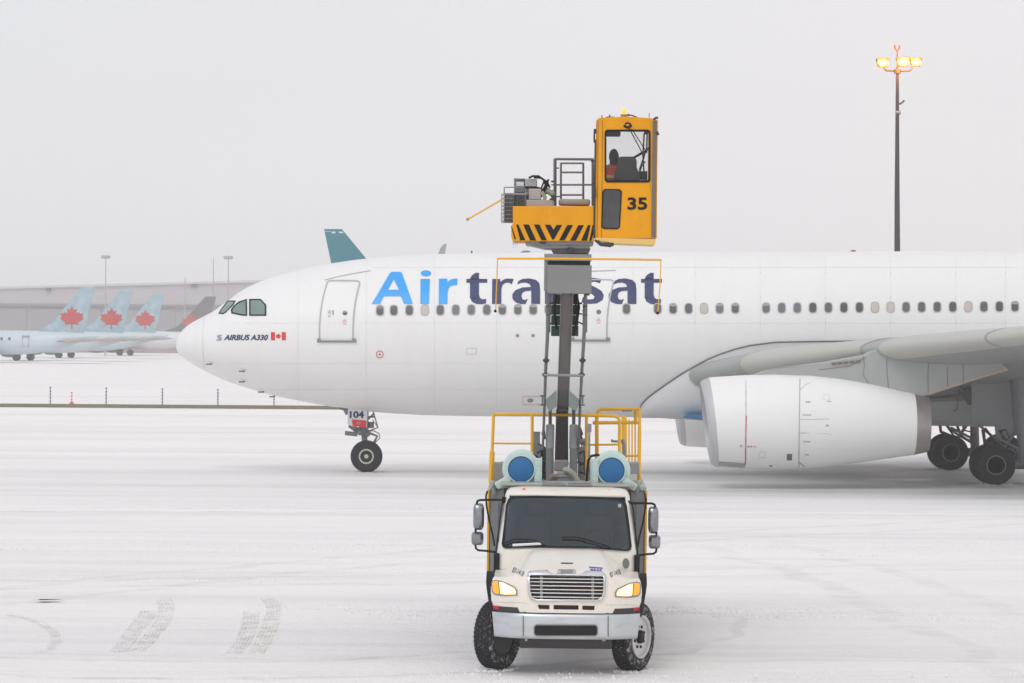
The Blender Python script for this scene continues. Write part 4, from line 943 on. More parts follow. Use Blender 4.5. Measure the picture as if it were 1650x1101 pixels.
    mb = MB(); pb(mb, 1006, 1030, 746, 764, 49.8, .5); mb.build('deck_locker', M_grey, root, bevel=.01)
    # ---- rails
    R_ = .024
    rl = empty('guard_rail'); rl.parent = root
    mb = MB(); pt(mb, [(795.5,667.5,50.2),(860,667.7,50.2),(945,669.5,50.2)], R_); mb.build('top_rail', M_rail, rl, smooth=True)
    mb = MB(); pt(mb, [(795.5,714.5,50.2),(857,715,50.2)], .015); mb.build('mid_rail', M_rail, rl, smooth=True)
    for pts, r in (([(795.5,666,50.2),(793,725,50.2),(791.5,780,50.2)], R_), ([(857.5,667,50.2),(857,770,50.2)], R_), ([(945,669,50.2),(945,775,50.2)], R_), ([(793,728,49.9),(791,780,49.9)], .04)):
        mb = MB(); pt(mb, pts, r); mb.build('rail_post', M_rail, rl, smooth=True)
    g2 = empty('rear_rail'); g2.parent = root
    mb = MB(); pt(mb, [(962,740,50.8),(961.5,675,50.8),(961.8,668,50.8),(964.5,661.5,50.8),(970,659.5,50.8),(1030.5,659.5,50.8),(1030.5,700,50.6),(1029.5,782,50.4)], .030, 10); mb.build('gate_hoop', M_rail, g2, smooth=True)
    mb = MB(); pt(mb, [(945,669.5,50.2),(990,670.5,50.2),(995.5,672.5,50.2),(998,677,50.2),(998.3,690,50.2),(998,738,50.2)], .026, 10); mb.build('gate_hoop', M_rail, g2, smooth=True)
    for pts, r in (([(955,681.5,50.9),(1030,681,50.9)], .028), ([(946,717,50.9),(998,716.5,50.9)], .016), ([(958,735,50.9),(1030,734.5,50.9)], .018)):
        mb = MB(); pt(mb, pts, r); mb.build('cross_rail', M_rail, g2, smooth=True)
    mb = MB(); pt(mb, [(1024,662,50.9),(1024,684,50.9)], .03); mb.build('rail_post', M_rail, g2, smooth=True)
    for k, (px, py, D) in enumerate(((1004.5,670,54.0),(1009,673,55.6),(1013.5,676,57),(1018.5,678,56),(1023.5,680,53.5))):
        mb = MB(); pt(mb, [(px,py,D),(px,770,D)], .015 if k else .032); mb.build('rail_post', M_rail, g2, smooth=True)
    mb = MB(); pt(mb, [(1003,663,50.8),(1004,661.5,50.8),(1018,661.5,50.8)], .02); mb.build('gate_latch', M_grey, g2)
    mb = MB(); pt(mb, [(986,708,50.5),(986,713,50.5)], .015); pt(mb, [(986,711,50.5),(1005,712,50.5)], .02); pt(mb, [(1003,708,50.5),(1006,718,50.5),(1006,740,50.5)], .03); mb.build('valve', M_grey, root)
    mb = MB(); pt(mb, [(949.5,696,49.7),(949.5,745,49.7)], .018); pb(mb, 946, 953, 683, 697, 49.7, .08); mb.build('switch_box', M_grey, root, bevel=.005)
    mb = MB(); pb(mb, 860, 870, 698, 716, 50.4, .1); pb(mb, 857, 871, 696, 698, 50.4, .14); pb(mb, 858, 871, 716, 770, 50.4, .3); mb.build('filler_neck', M_grey, root, bevel=.008)
    # ---- hose reels with blue discs
    for sg in (-1, 1):
        cx_, cy_ = (839.5,756.5) if sg < 0 else (985.5,758.5)
        D = 48.0; c = TL(cx_, cy_, D)
        h = empty('heater_drum'); h.parent = root
        MB().lathe([(.10,.02),(.10,.268),(.12,.283),(.15,.283),(.17,.27),(.45,.27),(.47,.285),(.5,.285),(.5,.02)], c, (0,1,0), 48).build('drum', M_mint, h, smooth=True, ang=35)
        MB().lathe([(.1,.19),(.04,.205),(.0,.212),(.0,.198),(.06,.19)], c, (0,1,0), 48, caps=False).build('ring', M_mint, h, smooth=True, ang=40)
        MB().lathe([(.05,.19),(.02,.188),(.01,.16),(.01,.0)], c, (0,1,0), 48).build('disc', M_bdisc, h, smooth=True, ang=40)
        fx = c.x+(-sg)*.30; m1 = MB(); m1.box(c.x+(-sg)*.20, fx, c.y+.02, c.y+.08, c.z-.18, c.z+.17)
        m1.box(fx, fx+(-sg)*.012, c.y+.0, c.y+.36, c.z-.19, c.z+.18)
        for zz in (-.14,-.07,0,.07,.14): m1.lathe([(0,.009),(.02,.009)], (c.x-sg*.23, c.y+.02, c.z+zz), (0,-1,0), 8).lathe([(0,.009),(.02,.009)], (c.x-sg*.28, c.y+.02, c.z+zz), (0,-1,0), 8)
        m1.build('flange_plate', M_mint, h, bevel=.004)
        a1 = c+Vector((sg*.16,.03,-.13)); a2 = c+Vector((sg*.37,.03,-.26)); d = (a2-a1).normalized(); pn = Vector((-d.z,0,d.x))
        MB().hexa([a1-pn*.055, a2-pn*.055, a2-pn*.055+Vector((0,.08,0)), a1-pn*.055+Vector((0,.08,0)), a1+pn*.055, a2+pn*.055, a2+pn*.055+Vector((0,.08,0)), a1+pn*.055+Vector((0,.08,0))]).build('duct_arm', M_mint, h, bevel=.012)
        MB().box(c.x-.24, c.x+.24, c.y+.12, c.y+.5, 2.52, c.z-.2).build('drum_stand', M_teal_box, h, bevel=.02)
        q = (lambda a, b, D: TL(a, b, D)) if sg > 0 else (lambda a, b, D: TL(a, b, D))
        pts = [(945,782,48.4),(946,760,48.4),(948,742,48.4),(953,735,48.4),(962,733,48.4),(968,735,48.5)] if sg > 0 else [(850,734,48.5),(858,733,48.4),(866,737,48.4),(872,748,48.4),(876,762,48.4)]
        MB().tube([q(*p) for p in pts], .02, 8).build('drum_hose', M_black, h, smooth=True)
    # ---- boom
    bo = empty('boom'); bo.parent = root
    def taper(mb, x0a, x1a, ya, Da, x0b, x1b, yb, Db, dep):
        a, b = TL(x0a, ya, Da), TL(x1a, ya, Da); c, d = TL(x0b, yb, Db), TL(x1b, yb, Db); o = Vector((0, dep, 0))
        return mb.hexa([c, d, d+o, c+o, a, b, b+o, a+o])
    mb = MB(); taper(mb, 904.5,923,472,49.3, 898,915.5,664,50.0, .34); mb.build('boom_arm', M_boom, bo, bevel=.012)
    mb = MB(); taper(mb, 903.6,905,473,49.28, 897,898.4,660,49.98, .3); taper(mb, 922.6,924,473,49.28, 915,916.4,660,49.98, .3); mb.build('arm_edge', M_lgrey, bo)
    mb = MB(); taper(mb, 896,915.5,660,50.2, 893.5,916,750,50.6, .40); mb.build('lower_arm', mat('boom_dark_brown', (.075,.066,.068), .55, var=.15, scale=4), bo, bevel=.012)  # lower boom section, a darker brown than the upper arm
    mb = MB(); pb(mb, 898, 916, 658, 664, 49.9, .4); mb.build('arm_collar', M_dark, bo, bevel=.01)
    for pts in ([(896.5,629),(880,644),(880,653),(885,664),(896.5,655)], [(916.5,629),(933,644),(932.5,653),(928,664),(916.5,655)]):
        flat('knuckle_plate', [pts], 49.75, .5, mat('knuckle_grey_green', (.24,.28,.27), .5, dirt=.4, dcol=(.15,.17,.16), dscale=(4,4,4)), bo, .008)
    for xt, xb_ in ((886.5,886),(924.5,924)):
        mb = MB(); pt(mb, [(xt,660,50.0),(xt,690,50.1)], .028, 12); mb.build('piston_rod', mat('rod_dark', (.14,.13,.14), .3, .6), bo, smooth=True)
        mb = MB(); pt(mb, [(xt,684,50.05),(xt,686,50.05),(xb_,720,50.1),(xb_,722,50.1),(xb_,723,50.1),(xb_,785,50.2)], [.055,.068,.068,.072,.062,.062], 18); mb.build('cylinder', M_grey, bo, smooth=True)
    for sg, pts in ((-1, [(884,474,49.3),(882,545,49.4),(879,600,49.6),(877.5,650,49.8),(874.5,725,50.1)]), (1, [(943.5,474,49.3),(941,545,49.4),(937.5,600,49.6),(935,650,49.8),(932,725,50.1)])):
        mb = MB(); pt(mb, pts, [.028,.028,.025,.022,.020], 8)
        mb.build('levelling_rod', mat('rod_grey', (.16,.165,.17), .45, .3), bo, smooth=True)
        for k, (py) in enumerate((581, 604)):
            px = interp([(p_[1], p_[0]) for p_ in pts], py); mb = MB(); c = TL(px, py, 49.45); mb.sphere(c, .042); mb.tube([c-Vector((.05,0,0)), c+Vector((.05,0,0))], .018); mb.build('rod_joint', M_dark, bo)
        px = interp([(p_[1], p_[0]) for p_ in pts], 645)
        mb = MB(); pb(mb, px-4+sg*3, px+4+sg*3, 637, 639, 49.6, .05); pb(mb, px-4+sg*3, px+4+sg*3, 652, 654, 49.6, .05); pb(mb, px+sg*4-.8, px+sg*4+.8, 637, 654, 49.6, .05); mb.build('rod_clamp', M_dark, bo)
        px = interp([(p_[1], p_[0]) for p_ in pts], 500)
        mb = MB(); pb(mb, px-4, px+4, 493, 495, 49.2, .05); mb.build('rod_clamp', M_dark, bo); mb = MB(); pb(mb, px-4, px+4, 507, 508.5, 49.2, .05); mb.build('rod_clamp', M_dark, bo)
        mb = MB(); pb(mb, px-3.5, px+3.5, 490, 536, 49.45, .12); mb.build('rod_sleeve', M_boom, bo, bevel=.006)
    mb = MB(); pt(mb, [(876,604.5,49.4),(940,605.5,49.4)], .020); mb.build('cross_link', M_grey, bo, smooth=True)
    for x0, x1 in ((889,904),(921.5,932)):
        for k in range(4):
            mb = MB(); pb(mb, x0+(-1 if k else 2), x1, 474+k*17, 489+k*17+(1.5 if k < 3 else 2), 49.8, .18); mb.build('hose_carrier', M_green if k else M_dark, bo, bevel=.01)
    mb = MB(); pt(mb, [(886,489,49.75),(938,489,49.75)], .016); pt(mb, [(886,506,49.75),(938,506,49.75)], .012); pt(mb, [(884,523,49.75),(892,519,49.75)], .012); pt(mb, [(940,523,49.75),(932,519,49.75)], .012); mb.build('carrier_bracket', M_dark, bo)
    mb = MB(); pt(mb, [(896,474,49.6),(893,500,49.65),(897,530,49.7)], .02); pt(mb, [(929,474,49.6),(933,495,49.65),(928,530,49.7)], .02); pt(mb, [(926,474,49.6),(930,510,49.65),(925,540,49.7)], .015); mb.build('boom_hose', M_black, bo, smooth=True)
    # boom foot clutter
    mb = MB(); pb(mb, 893, 915, 742, 760, 49.6, .3); mb.build('pivot_block', mat('pivot_grey', (.20,.19,.18), .5, dirt=.5, dscale=(8,8,8)), bo, bevel=.02)
    mb = MB(); pb(mb, 897, 922, 762, 782, 48.9, .4); pb(mb, 893, 925, 766, 770, 48.88, .3); mb.build('winch_box', M_grey, bo, bevel=.01)
    mb = MB(); pt(mb, [(910,757,48.9),(918,759,48.8),(925,765,48.8),(931,775,48.8),(934,782,48.8)], .042, 10); mb.build('supply_hose', mat('hose_tan', (.36,.34,.30), .7, var=.2, scale=20), bo, smooth=True)
    mb = MB(); pt(mb, [(897,768,48.9),(890,767,48.9),(886,773,48.9),(885,782,48.9)], .04, 8); pb(mb, 889, 899, 766, 776, 48.9, .2); mb.build('supply_hose', mat('hose_brown', (.22,.17,.15), .7), bo, smooth=True)
    mb = MB(); pt(mb, [(936,720,50.6),(940,735,50.6),(943,760,50.6),(942,785,50.6)], .10, 12); pt(mb, [(934,714,50.8),(938,712,50.8),(944,713,50.8)], .06); mb.build('air_duct', M_grey, bo, smooth=True)
    mb = MB(); pb(mb, 868, 880, 722, 785, 50.7, .5); pt(mb, [(868,735,50.6),(874,728,50.6),(880,724,50.6)], .05); pb(mb, 932, 938, 722, 785, 50.8, .4); mb.build('turret_base', M_dark, bo, bevel=.02)
    for a, b, c_, d_ in ((874,700,876,690),(938,700,935,690),(866,730,878,722),(934,750,946,742),(876,775,890,765),(870,745,879,742),(872,760,882,757),(930,745,941,748),(932,760,944,764),(868,716,876,720),(934,730,941,727)):
        mb = MB(); pt(mb, [(a,b,50.3),(c_,d_,50.2),(c_+2,d_+18,50.2)], .018); mb.build('hydraulic_line', M_dark, bo, smooth=True)
    # ---- boom head
    hd_ = empty('boom_head'); hd_.parent = root
    mb = MB(); pb(mb, 877, 953, 409, 421, 49.0, .75); pb(mb, 877, 882, 409, 469, 49.05, .6); mb.build('head_frame', M_grey, hd_, bevel=.01)
    mb = MB(); pb(mb, 883, 951, 420, 428, 49.15, .5); mb.build('head_gap', M_dark, hd_)
    mb = MB(); pb(mb, 882, 953, 427, 473.5, 48.95, .6); mb.build('head_cover', M_lgrey, hd_, bevel=.01)
    mb = MB(); taper(mb, 887,952,400,49.1, 892,948,409,49.1, .6); mb.build('slew_ring', M_boom, hd_, bevel=.01)
    mb = MB(); pb(mb, 915, 922, 399, 408, 49.0, .1)
    mb.build('head_fitting', M_dark, hd_)
    for a, q_ in ((886,2), (899,2), (906,2), (918,2), (942,8)):
        mb = MB(); pb(mb, a, a+q_, 473.6, 476.5, 49.0, .05); mb.build('cover_bolt', M_dark, hd_)
    mb = MB(); taper(mb, 846,956,388,49.0, 847,956,395,49.0, 1.0); taper(mb, 848,952,394,49.05, 878,950,401,49.05, .9); mb.build('platform_frame', M_grey, hd_, bevel=.012)
    mb = MB(); pb(mb, 870, 880, 388, 393, 48.95, .1); mb.build('frame_bracket', M_dark, hd_, bevel=.01)
    # yellow counter platform
    Zp = lambda x, y: (780+x/6.479, 240+y/6.479)
    yb_ = flat('platform', [[Zp(300,598), Zp(1147,598), Zp(1149,965), Zp(300,965), Zp(285,930), Zp(280,800), Zp(300,790)]], 48.9, 1.2, M_yel, hd_, .012)
    for pts in ([(335,790),(358,790),(432,955),(378,955)], [(408,790),(468,790),(546,958),(482,958)], [(520,790),(578,790),(656,955),(600,955)], [(635,792),(692,792),(725,845),(757,795),(815,795),(728,948),(712,948)],
                [(868,797),(928,797),(840,957),(783,957)], [(985,797),(1042,797),(958,960),(898,960)], [(1085,797),(1112,797),(1075,960),(1012,960)], [(1132,797),(1146,797),(1146,870),(1120,962),(1098,962)], [(281,805),(298,830),(334,945),(318,945)]):
        vs_, fs_ = curve_mesh([[Zp(*p) for p in pts]])
        y0 = TL(900, 380, 48.9).y-.004
        decal('hazard_stripe', (vs_, fs_), lambda a, b: Vector((TL(a, b, 48.9).x, y0, TL(a, b, 48.9).z)), M_black, yb_)
    ic = MB()
    for x, l in ((826.5,13),(828,8),(831,12),(834,9),(838,5)): ic.tube([TL(x,388,48.95), TL(x,388+l,48.95)], [.012,.002], 5)
    ic.build('icicles', glass('ice', (.85,.9,.92)), yb_)
    # equipment on the platform
    eq = empty('heater_pack'); eq.parent = root
    mb = MB(); pb(mb, 808, 828, 314, 358, 49.1, .5); mb.build('radiator', mat('radiator_dark', (.09,.085,.09), .6, var=.5, scale=40), eq, bevel=.01)
    mb = MB(); pb(mb, 807.5, 812.5, 312, 358.5, 49.05, .06); mb.build('radiator_frame', M_teal_box, eq)
    mb = MB()
    for k in range(7): pb(mb, 809, 811.2, 316+k*6, 319+k*6, 49.03, .02)
    mb.build('frame_holes', M_board, eq)
    mb = MB()
    for k in range(6): pb(mb, 813, 826, 320+k*6.4, 321+k*6.4, 49.07, .02)
    mb.build('radiator_fins', M_grey, eq)
    mb = MB(); pb(mb, 826, 848, 314, 334, 49.2, .5); pb(mb, 812, 850, 311, 315, 49.15, .5); mb.build('blower', M_grey, eq, bevel=.01)
    mb = MB()
    for k in range(5): pb(mb, 827+k*4, 829+k*4, 316, 333, 49.15, .04)
    mb.build('blower_fins', M_dark, eq)
    mb = MB(); pb(mb, 829.5, 846, 289.5, 311, 49.4, .4); pb(mb, 829, 846, 287.5, 290, 49.35, .45); mb.build('equipment_case', M_lgrey, eq, bevel=.01)
    mb = MB(); pb(mb, 832, 844, 293, 300, 49.38, .02); mb.build('case_window', M_board, eq)
    mb = MB(); pb(mb, 846, 865, 288, 301.5, 49.3, .5); pb(mb, 847, 868, 301, 304, 49.25, .5); mb.build('valve_case', M_teal_box, eq, bevel=.012)
    mb = MB(); pb(mb, 852, 872, 304, 322, 49.2, .5); pb(mb, 846, 853, 302, 332, 49.35, .4); pb(mb, 848, 891, 322, 333.5, 49.15, .6); mb.build('pump_case', mat('pump_taupe', (.38,.36,.34), .5, dirt=.5, dcol=(.25,.23,.22), dscale=(5,5,5)), eq, bevel=.01)
    mb = MB(); pt(mb, [(893,310,49.3),(889,312,49.3),(883,308,49.3),(876,309,49.3)], .05, 10); pt(mb, [(873,309,49.2),(878,318,49.2),(877,325,49.2)], .03); mb.build('heater_elbow', mat('elbow_olive', (.30,.33,.24), .5), eq, smooth=True)
    hs = MB()
    for pts in ([(852,287),(858,284),(868,284),(876,290),(882,300),(876,312),(872,304),(876,294),(884,291)], [(860,286),(872,287),(882,294),(886,303)], [(846,302),(862,302),(872,304),(878,310)], [(868,320),(873,316),(880,300),(884,289)], [(875,288),(879,298),(873,310),(879,318),(876,328)], [(883,331),(883,325),(888,321),(894,323)]):
        hs.tube([TL(a, b, 49.25) for a, b in pts], .016, 6)
    hs.build('hose_bundle', M_black, eq, smooth=True)
    mb = MB(); pt(mb, [(812.5,313,49.3),(812.5,302,49.3),(848,302,49.3)], .012); pt(mb, [(829,314,49.3),(829,287,49.3)], .01); mb.build('pack_rail', M_grey, eq)
    mb = MB(); pb(mb, 900, 951, 320.5, 331, 49.3, .4); mb.build('step_box', mat('step_taupe', (.33,.31,.28), .5), eq, bevel=.03)
    mb = MB(); pt(mb, [(893,322,49.1),(890,315,49.1)], .03); pb(mb, 888, 893, 291, 294, 49.2, .05); pb(mb, 888, 893, 297, 299, 49.2, .05); mb.build('pack_fitting', M_dark, eq)
    # platform railing
    pr = empty('platform_railing'); pr.parent = root; mg = mat('railing_grey', (.17,.16,.165), .45, .3, var=.2, scale=10)
    mb = MB(); pt(mb, [(894,256.5,49.8),(957,257,49.8)], .02); mb.build('top_rail', mg, pr)
    mb = MB(); pt(mb, [(894,298,49.8),(958,298,49.8)], .014); mb.build('mid_rail', mg, pr)
    for a, r in ((894.3,.026),(955,.020)):
        mb = MB(); pt(mb, [(a,256,49.8),(a,332,49.8)], r); mb.build('post', mg, pr)
    lad = MB()
    for a in (903.8, 939.8): pt(lad, [(a,262.5,49.6),(a,322,49.6)], .017)
    for b in (263.3, 278, 298, 314.3): pt(lad, [(903.8,b,49.6),(939.8,b,49.6)], .015)
    lad.build('ladder', mg, pr)
    mb = MB(); pb(mb, 897, 901, 270, 272, 49.7, .03); pb(mb, 897, 902, 316, 318, 49.7, .03); pb(mb, 952, 958, 258.5, 261, 49.7, .03); mb.build('rail_clamp', M_dark, pr)
    # spray lance
    sp = empty('spray_lance'); sp.parent = root
    mb = MB(); pt(mb, [(809,321.5,49.1),(754,353.5,49.0)], .013); mb.build('pole', M_rail, sp, smooth=True)
    mb = MB(); mb.sphere(TL(753.5,353.5,49.0), .026); mb.build('tip', mat('tip_ochre', (.5,.33,.08)), sp, smooth=True)
    # feeler bar
    fe = empty('feeler_bar'); fe.parent = root
    mb = MB(); pt(mb, [(801,416.8,48.7),(935,417.2,48.7),(1066,419,48.7)], .016); mb.build('crossbar', M_rail, fe, smooth=True)
    for pts in ([(802,417),(800.5,455),(798.5,500)], [(1065,419),(1063.5,460),(1060,503)]):
        mb = MB(); pt(mb, [(a, b, 48.7) for a, b in pts], .009, 6); rd = mb.build('drop_rod', M_rail, fe)
        mb = MB(); mb.sphere(TL(pts[-1][0]-.4, pts[-1][1]+1.5, 48.7), .023); mb.build('ball', M_black, rd, smooth=True)
    # ---- operator cab
    oc = empty('operator_cab'); oc.parent = root
    DF = 48.9; Zo = lambda x, y: (950+x/4.783, 170+y/4.783)
    outl = [Zo(62,118), Zo(72,106), Zo(110,103), Zo(520,110), Zo(524,130), Zo(518,1020), Zo(500,1026), Zo(45,1024), Zo(42,900), Zo(58,300)]
    win = [Zo(*p) for p in rrect(124,464,194,588,18)]; lw = [Zo(108,665), Zo(122,652), Zo(228,654), Zo(241,668), Zo(226,935), Zo(212,946), Zo(112,944), Zo(98,930)]
    fp = flat('front_panel', [outl, win], DF, .05, M_yel, oc, .006)
    a = TL(961, 191, DF); b = TL(1058.5, 384, DF); yF = a.y
    MB().box(a.x+.005, a.x+.05, yF+.05, yF+1.25, b.z, b.z+.75).box(a.x+.005, a.x+.05, yF+.05, yF+.12, b.z+.75, a.z-.02).box(a.x+.005, a.x+.05, yF+1.15, yF+1.25, b.z+.75, a.z-.02).build('side_panel', M_yel, oc); MB().box(a.x+.02, a.x+.03, yF+.12, yF+1.15, b.z+.75, a.z-.1).build('side_glass', M_pod, oc)
    mbx = MB(); mbx.box(b.x-.05, b.x-.005, yF+.05, yF+1.25, b.z, b.z+.75).box(b.x-.05, b.x-.005, yF+.05, yF+.12, b.z+.75, a.z-.02).box(b.x-.05, b.x-.005, yF+1.15, yF+1.25, b.z+.75, a.z-.02).build('side_panel', M_yel, oc)
    MB().box(b.x-.03, b.x-.02, yF+.12, yF+1.15, b.z+.75, a.z-.1).build('side_glass', M_pod, oc)
    rb = MB(); rb.box(a.x+.05, b.x-.05, yF+1.2, yF+1.25, b.z, b.z+.62).box(a.x+.05, b.x-.05, yF+1.2, yF+1.25, a.z-.12, a.z-.02).box(a.x+.05, a.x+.12, yF+1.2, yF+1.25, b.z+.62, a.z-.12).box(b.x-.12, b.x-.05, yF+1.2, yF+1.25, b.z+.62, a.z-.12).build('rear_panel', M_yel, oc)
    MB().box(a.x+.12, b.x-.12, yF+1.22, yF+1.23, b.z+.62, a.z-.12).build('rear_glass', M_pod, oc)
    MB().loft([[(a.x+.0, y, a.z-.03), (a.x+.04, y, a.z+.01), ((a.x+b.x)/2, y, a.z+.035), (b.x-.04, y, a.z+.005), (b.x, y, a.z-.03)] for y in (yF-.01, yF+1.27)]).build('roof', M_yel, oc, bevel=.006)
    MB().box(a.x+.04, b.x-.04, yF+.05, yF+1.2, b.z, b.z+.04).build('floor', M_cab_in, oc)
    flat('skirt', [[Zo(44,1020), Zo(508,1030), Zo(508,1060), Zo(498,1078), Zo(190,1065), Zo(44,1036)]], DF-.03, .9, M_yel2, oc, .006)
    flat('window_seal', [[Zo(*p) for p in rrect(116,470,187,595,26)], [Zo(*p) for p in rrect(130,458,203,577,16)]], DF-.012, .03, M_black, oc, .004)
    p0 = TL(*Zo(130,203), DF); p1 = TL(*Zo(458,577), DF); MB().box(p0.x, p1.x, yF+.02, yF+.028, p1.z, p0.z).build('front_glass', M_pod, oc)
    lo = flat('lower_window', [lw], DF-.01, .02, mat('lower_glass_dark', (.055,.055,.06), .18, var=.6, scale=5), oc, .003)
    flat('lower_window_seal', [[Zo(98,664), Zo(116,644), Zo(232,646), Zo(250,664), Zo(234,938), Zo(216,955), Zo(108,953), Zo(89,935)], lw], DF-.014, .02, M_black, oc, .003)
    y35 = TL(912, 800, DF).y-.008
    decal('number', text2d('35', 1011, 1042.8, 318.3, 338.5, 0, .03), lambda u, v: Vector((TL(u, v, DF).x, y35, TL(u, v, DF).z)), M_black, fp)
    for x0, y0, x1, y1 in ((62,118,76,1020),(96,118,101,1020)):
        p, q = TL(*Zo(x0,y0), DF), TL(*Zo(x0-14+ (0 if x0 < 90 else 0),y1), DF); MB().tube([(p.x+.01, yF-.004, p.z), (q.x+.02, yF-.004, q.z)], .007, 6).build('door_seam', mat('seam_ochre', (.25,.13,.01)), oc)
    mb = MB(); pb(mb, *(Zo(487,0)[0], Zo(509,0)[0]), Zo(0,118)[1], Zo(0,1015)[1], DF-.05, .04); mb.build('grab_bar', mat('bar_ochre_grey', (.16,.13,.10), .5), oc, bevel=.006)
    mb = MB(); pt(mb, [(1053,193,48.8),(1057,190,48.8),(1060.5,190,48.8)], .018); pt(mb, [(1058,212,48.8),(1061,218,48.8)], .02); mb.build('work_lamp', M_dark, oc)
    mb = MB(); pt(mb, [(1012,203.5,48.8),(1034,245,48.8),(1038,256,48.8)], .008); pt(mb, [(1018,208,48.8),(1043,247,48.8)], .007); pt(mb, [(1006,203,48.8),(1011,206,48.75),(1017,203,48.8)], .022); pt(mb, [(1007,200,48.8),(1012,198,48.8),(1017,201,48.8)], .014); mb.build('wiper', M_black, oc, smooth=True)
    mb = MB(); pt(mb, [(958,209,49),(957.5,222,49),(957.5,229,49),(961,231,49)], .014); pb(mb, 957, 962, 208, 215, 49, .1); mb.build('cab_mirror', M_dark, oc)
    mb = MB(); pt(mb, [(959.5,225,48.88),(958,300,48.88),(957.5,384,48.88)], .013); pt(mb, [(957,295,48.85),(958,320,48.85)], .025); mb.build('cable', M_dark, oc)
    bc = empty('warning_beacon'); bc.parent = oc
    c = TL(1005.3, 187, 49.2)
    MB().lathe([(0,.05),(.04,.05),(.045,.035)], c-Vector((0,0,.02)), (0,0,1), 16).build('beacon_base', M_grey, bc)
    MB().lathe([(0,.034),(.05,.036),(.075,.030),(.088,.01)], c+Vector((0,0,.025)), (0,0,1), 16).build('beacon_lens', mat('beacon_lit', (.9,.4,.05), .3, emit=(1,.36,.01), es=1.3), bc, smooth=True)
    mb = MB(); pt(mb, [(970,191,49.1),(970,186,49.1)], .008); pt(mb, [(982,191,49.2),(982.5,185,49.2)], .01); pb(mb, 977, 990, 188, 191, 49.1, .1); pt(mb, [(1010,185,49.1),(1018,186,49.1),(1028,190,49.1)], .010); pt(mb, [(1046,192,49.1),(1046,182,49.1)], .005); pb(mb, 1011, 1014, 184, 187, 49.1, .05); mb.build('roof_aerials', M_dark, oc)
    mb = MB(); pt(mb, [(959,386,48.9),(968,394,48.9),(985,396,48.9)], .03); pb(mb, 968, 989, 391, 397, 48.85, .2); mb.build('floor_lamp', M_dark, oc, bevel=.01)
    # cab interior: seat and joystick arm
    mb = MB(); sA = TL(1003, 290, 49.45); mb.box(sA.x-.20, sA.x+.22, sA.y-.04, sA.y+.10, sA.z-.45, sA.z+.10)
    mb.build('seat_base', M_seat, oc, bevel=.05)
    q1 = [(996,254),(1001,252.5),(1021,252.5),(1026,258),(1026,270),(1031,282),(1032,300),(988,300),(990,278),(994,268)]
    flat('seat_back', [q1], 49.3, .12, mat('seat_back_grey', (.09,.09,.095), .8), oc, .02)
    mb = MB(); pt(mb, [(1022,254,49.4),(1034,247,49.4),(1041,244,49.4),(1044,238,49.4)], .02); pt(mb, [(1038,215,49.4),(1036,250,49.4),(1038,285,49.4)], .012); pt(mb, [(1043,210,49.4),(1042,240,49.4),(1030,275,49.4)], .012); pt(mb, [(1028,288,49.4),(1034,268,49.4),(1040,260,49.4)], .010); pb(mb, 1029, 1043, 276, 290, 49.4, .1); mb.build('joystick_console', M_cab_in, oc)
    mb = MB(); pb(mb, 977, 1000, 211, 219, 49.3, .3); pb(mb, 1038, 1045, 211, 216, 49.3, .2); mb.build('sun_visor', M_cab_in, oc, bevel=.02)
    return root, TL
truck, TL = make_truck()
# headlamps are lit: two small warm beams
for px in (813, 1013):
    p = P(px, 950, 45.1); ld = bpy.data.lights.new('headlamp_beam', 'SPOT'); ld.energy = 220; ld.color = (1,.68,.45); ld.spot_size = math.radians(80); ld.spot_blend = .9; ld.shadow_soft_size = .08
    lo_ = bpy.data.objects.new('headlamp_beam', ld); COL.objects.link(lo_); lo_.location = p; lo_.rotation_euler = (math.radians(72), 0, math.radians(180+(20 if px < 900 else -20)))
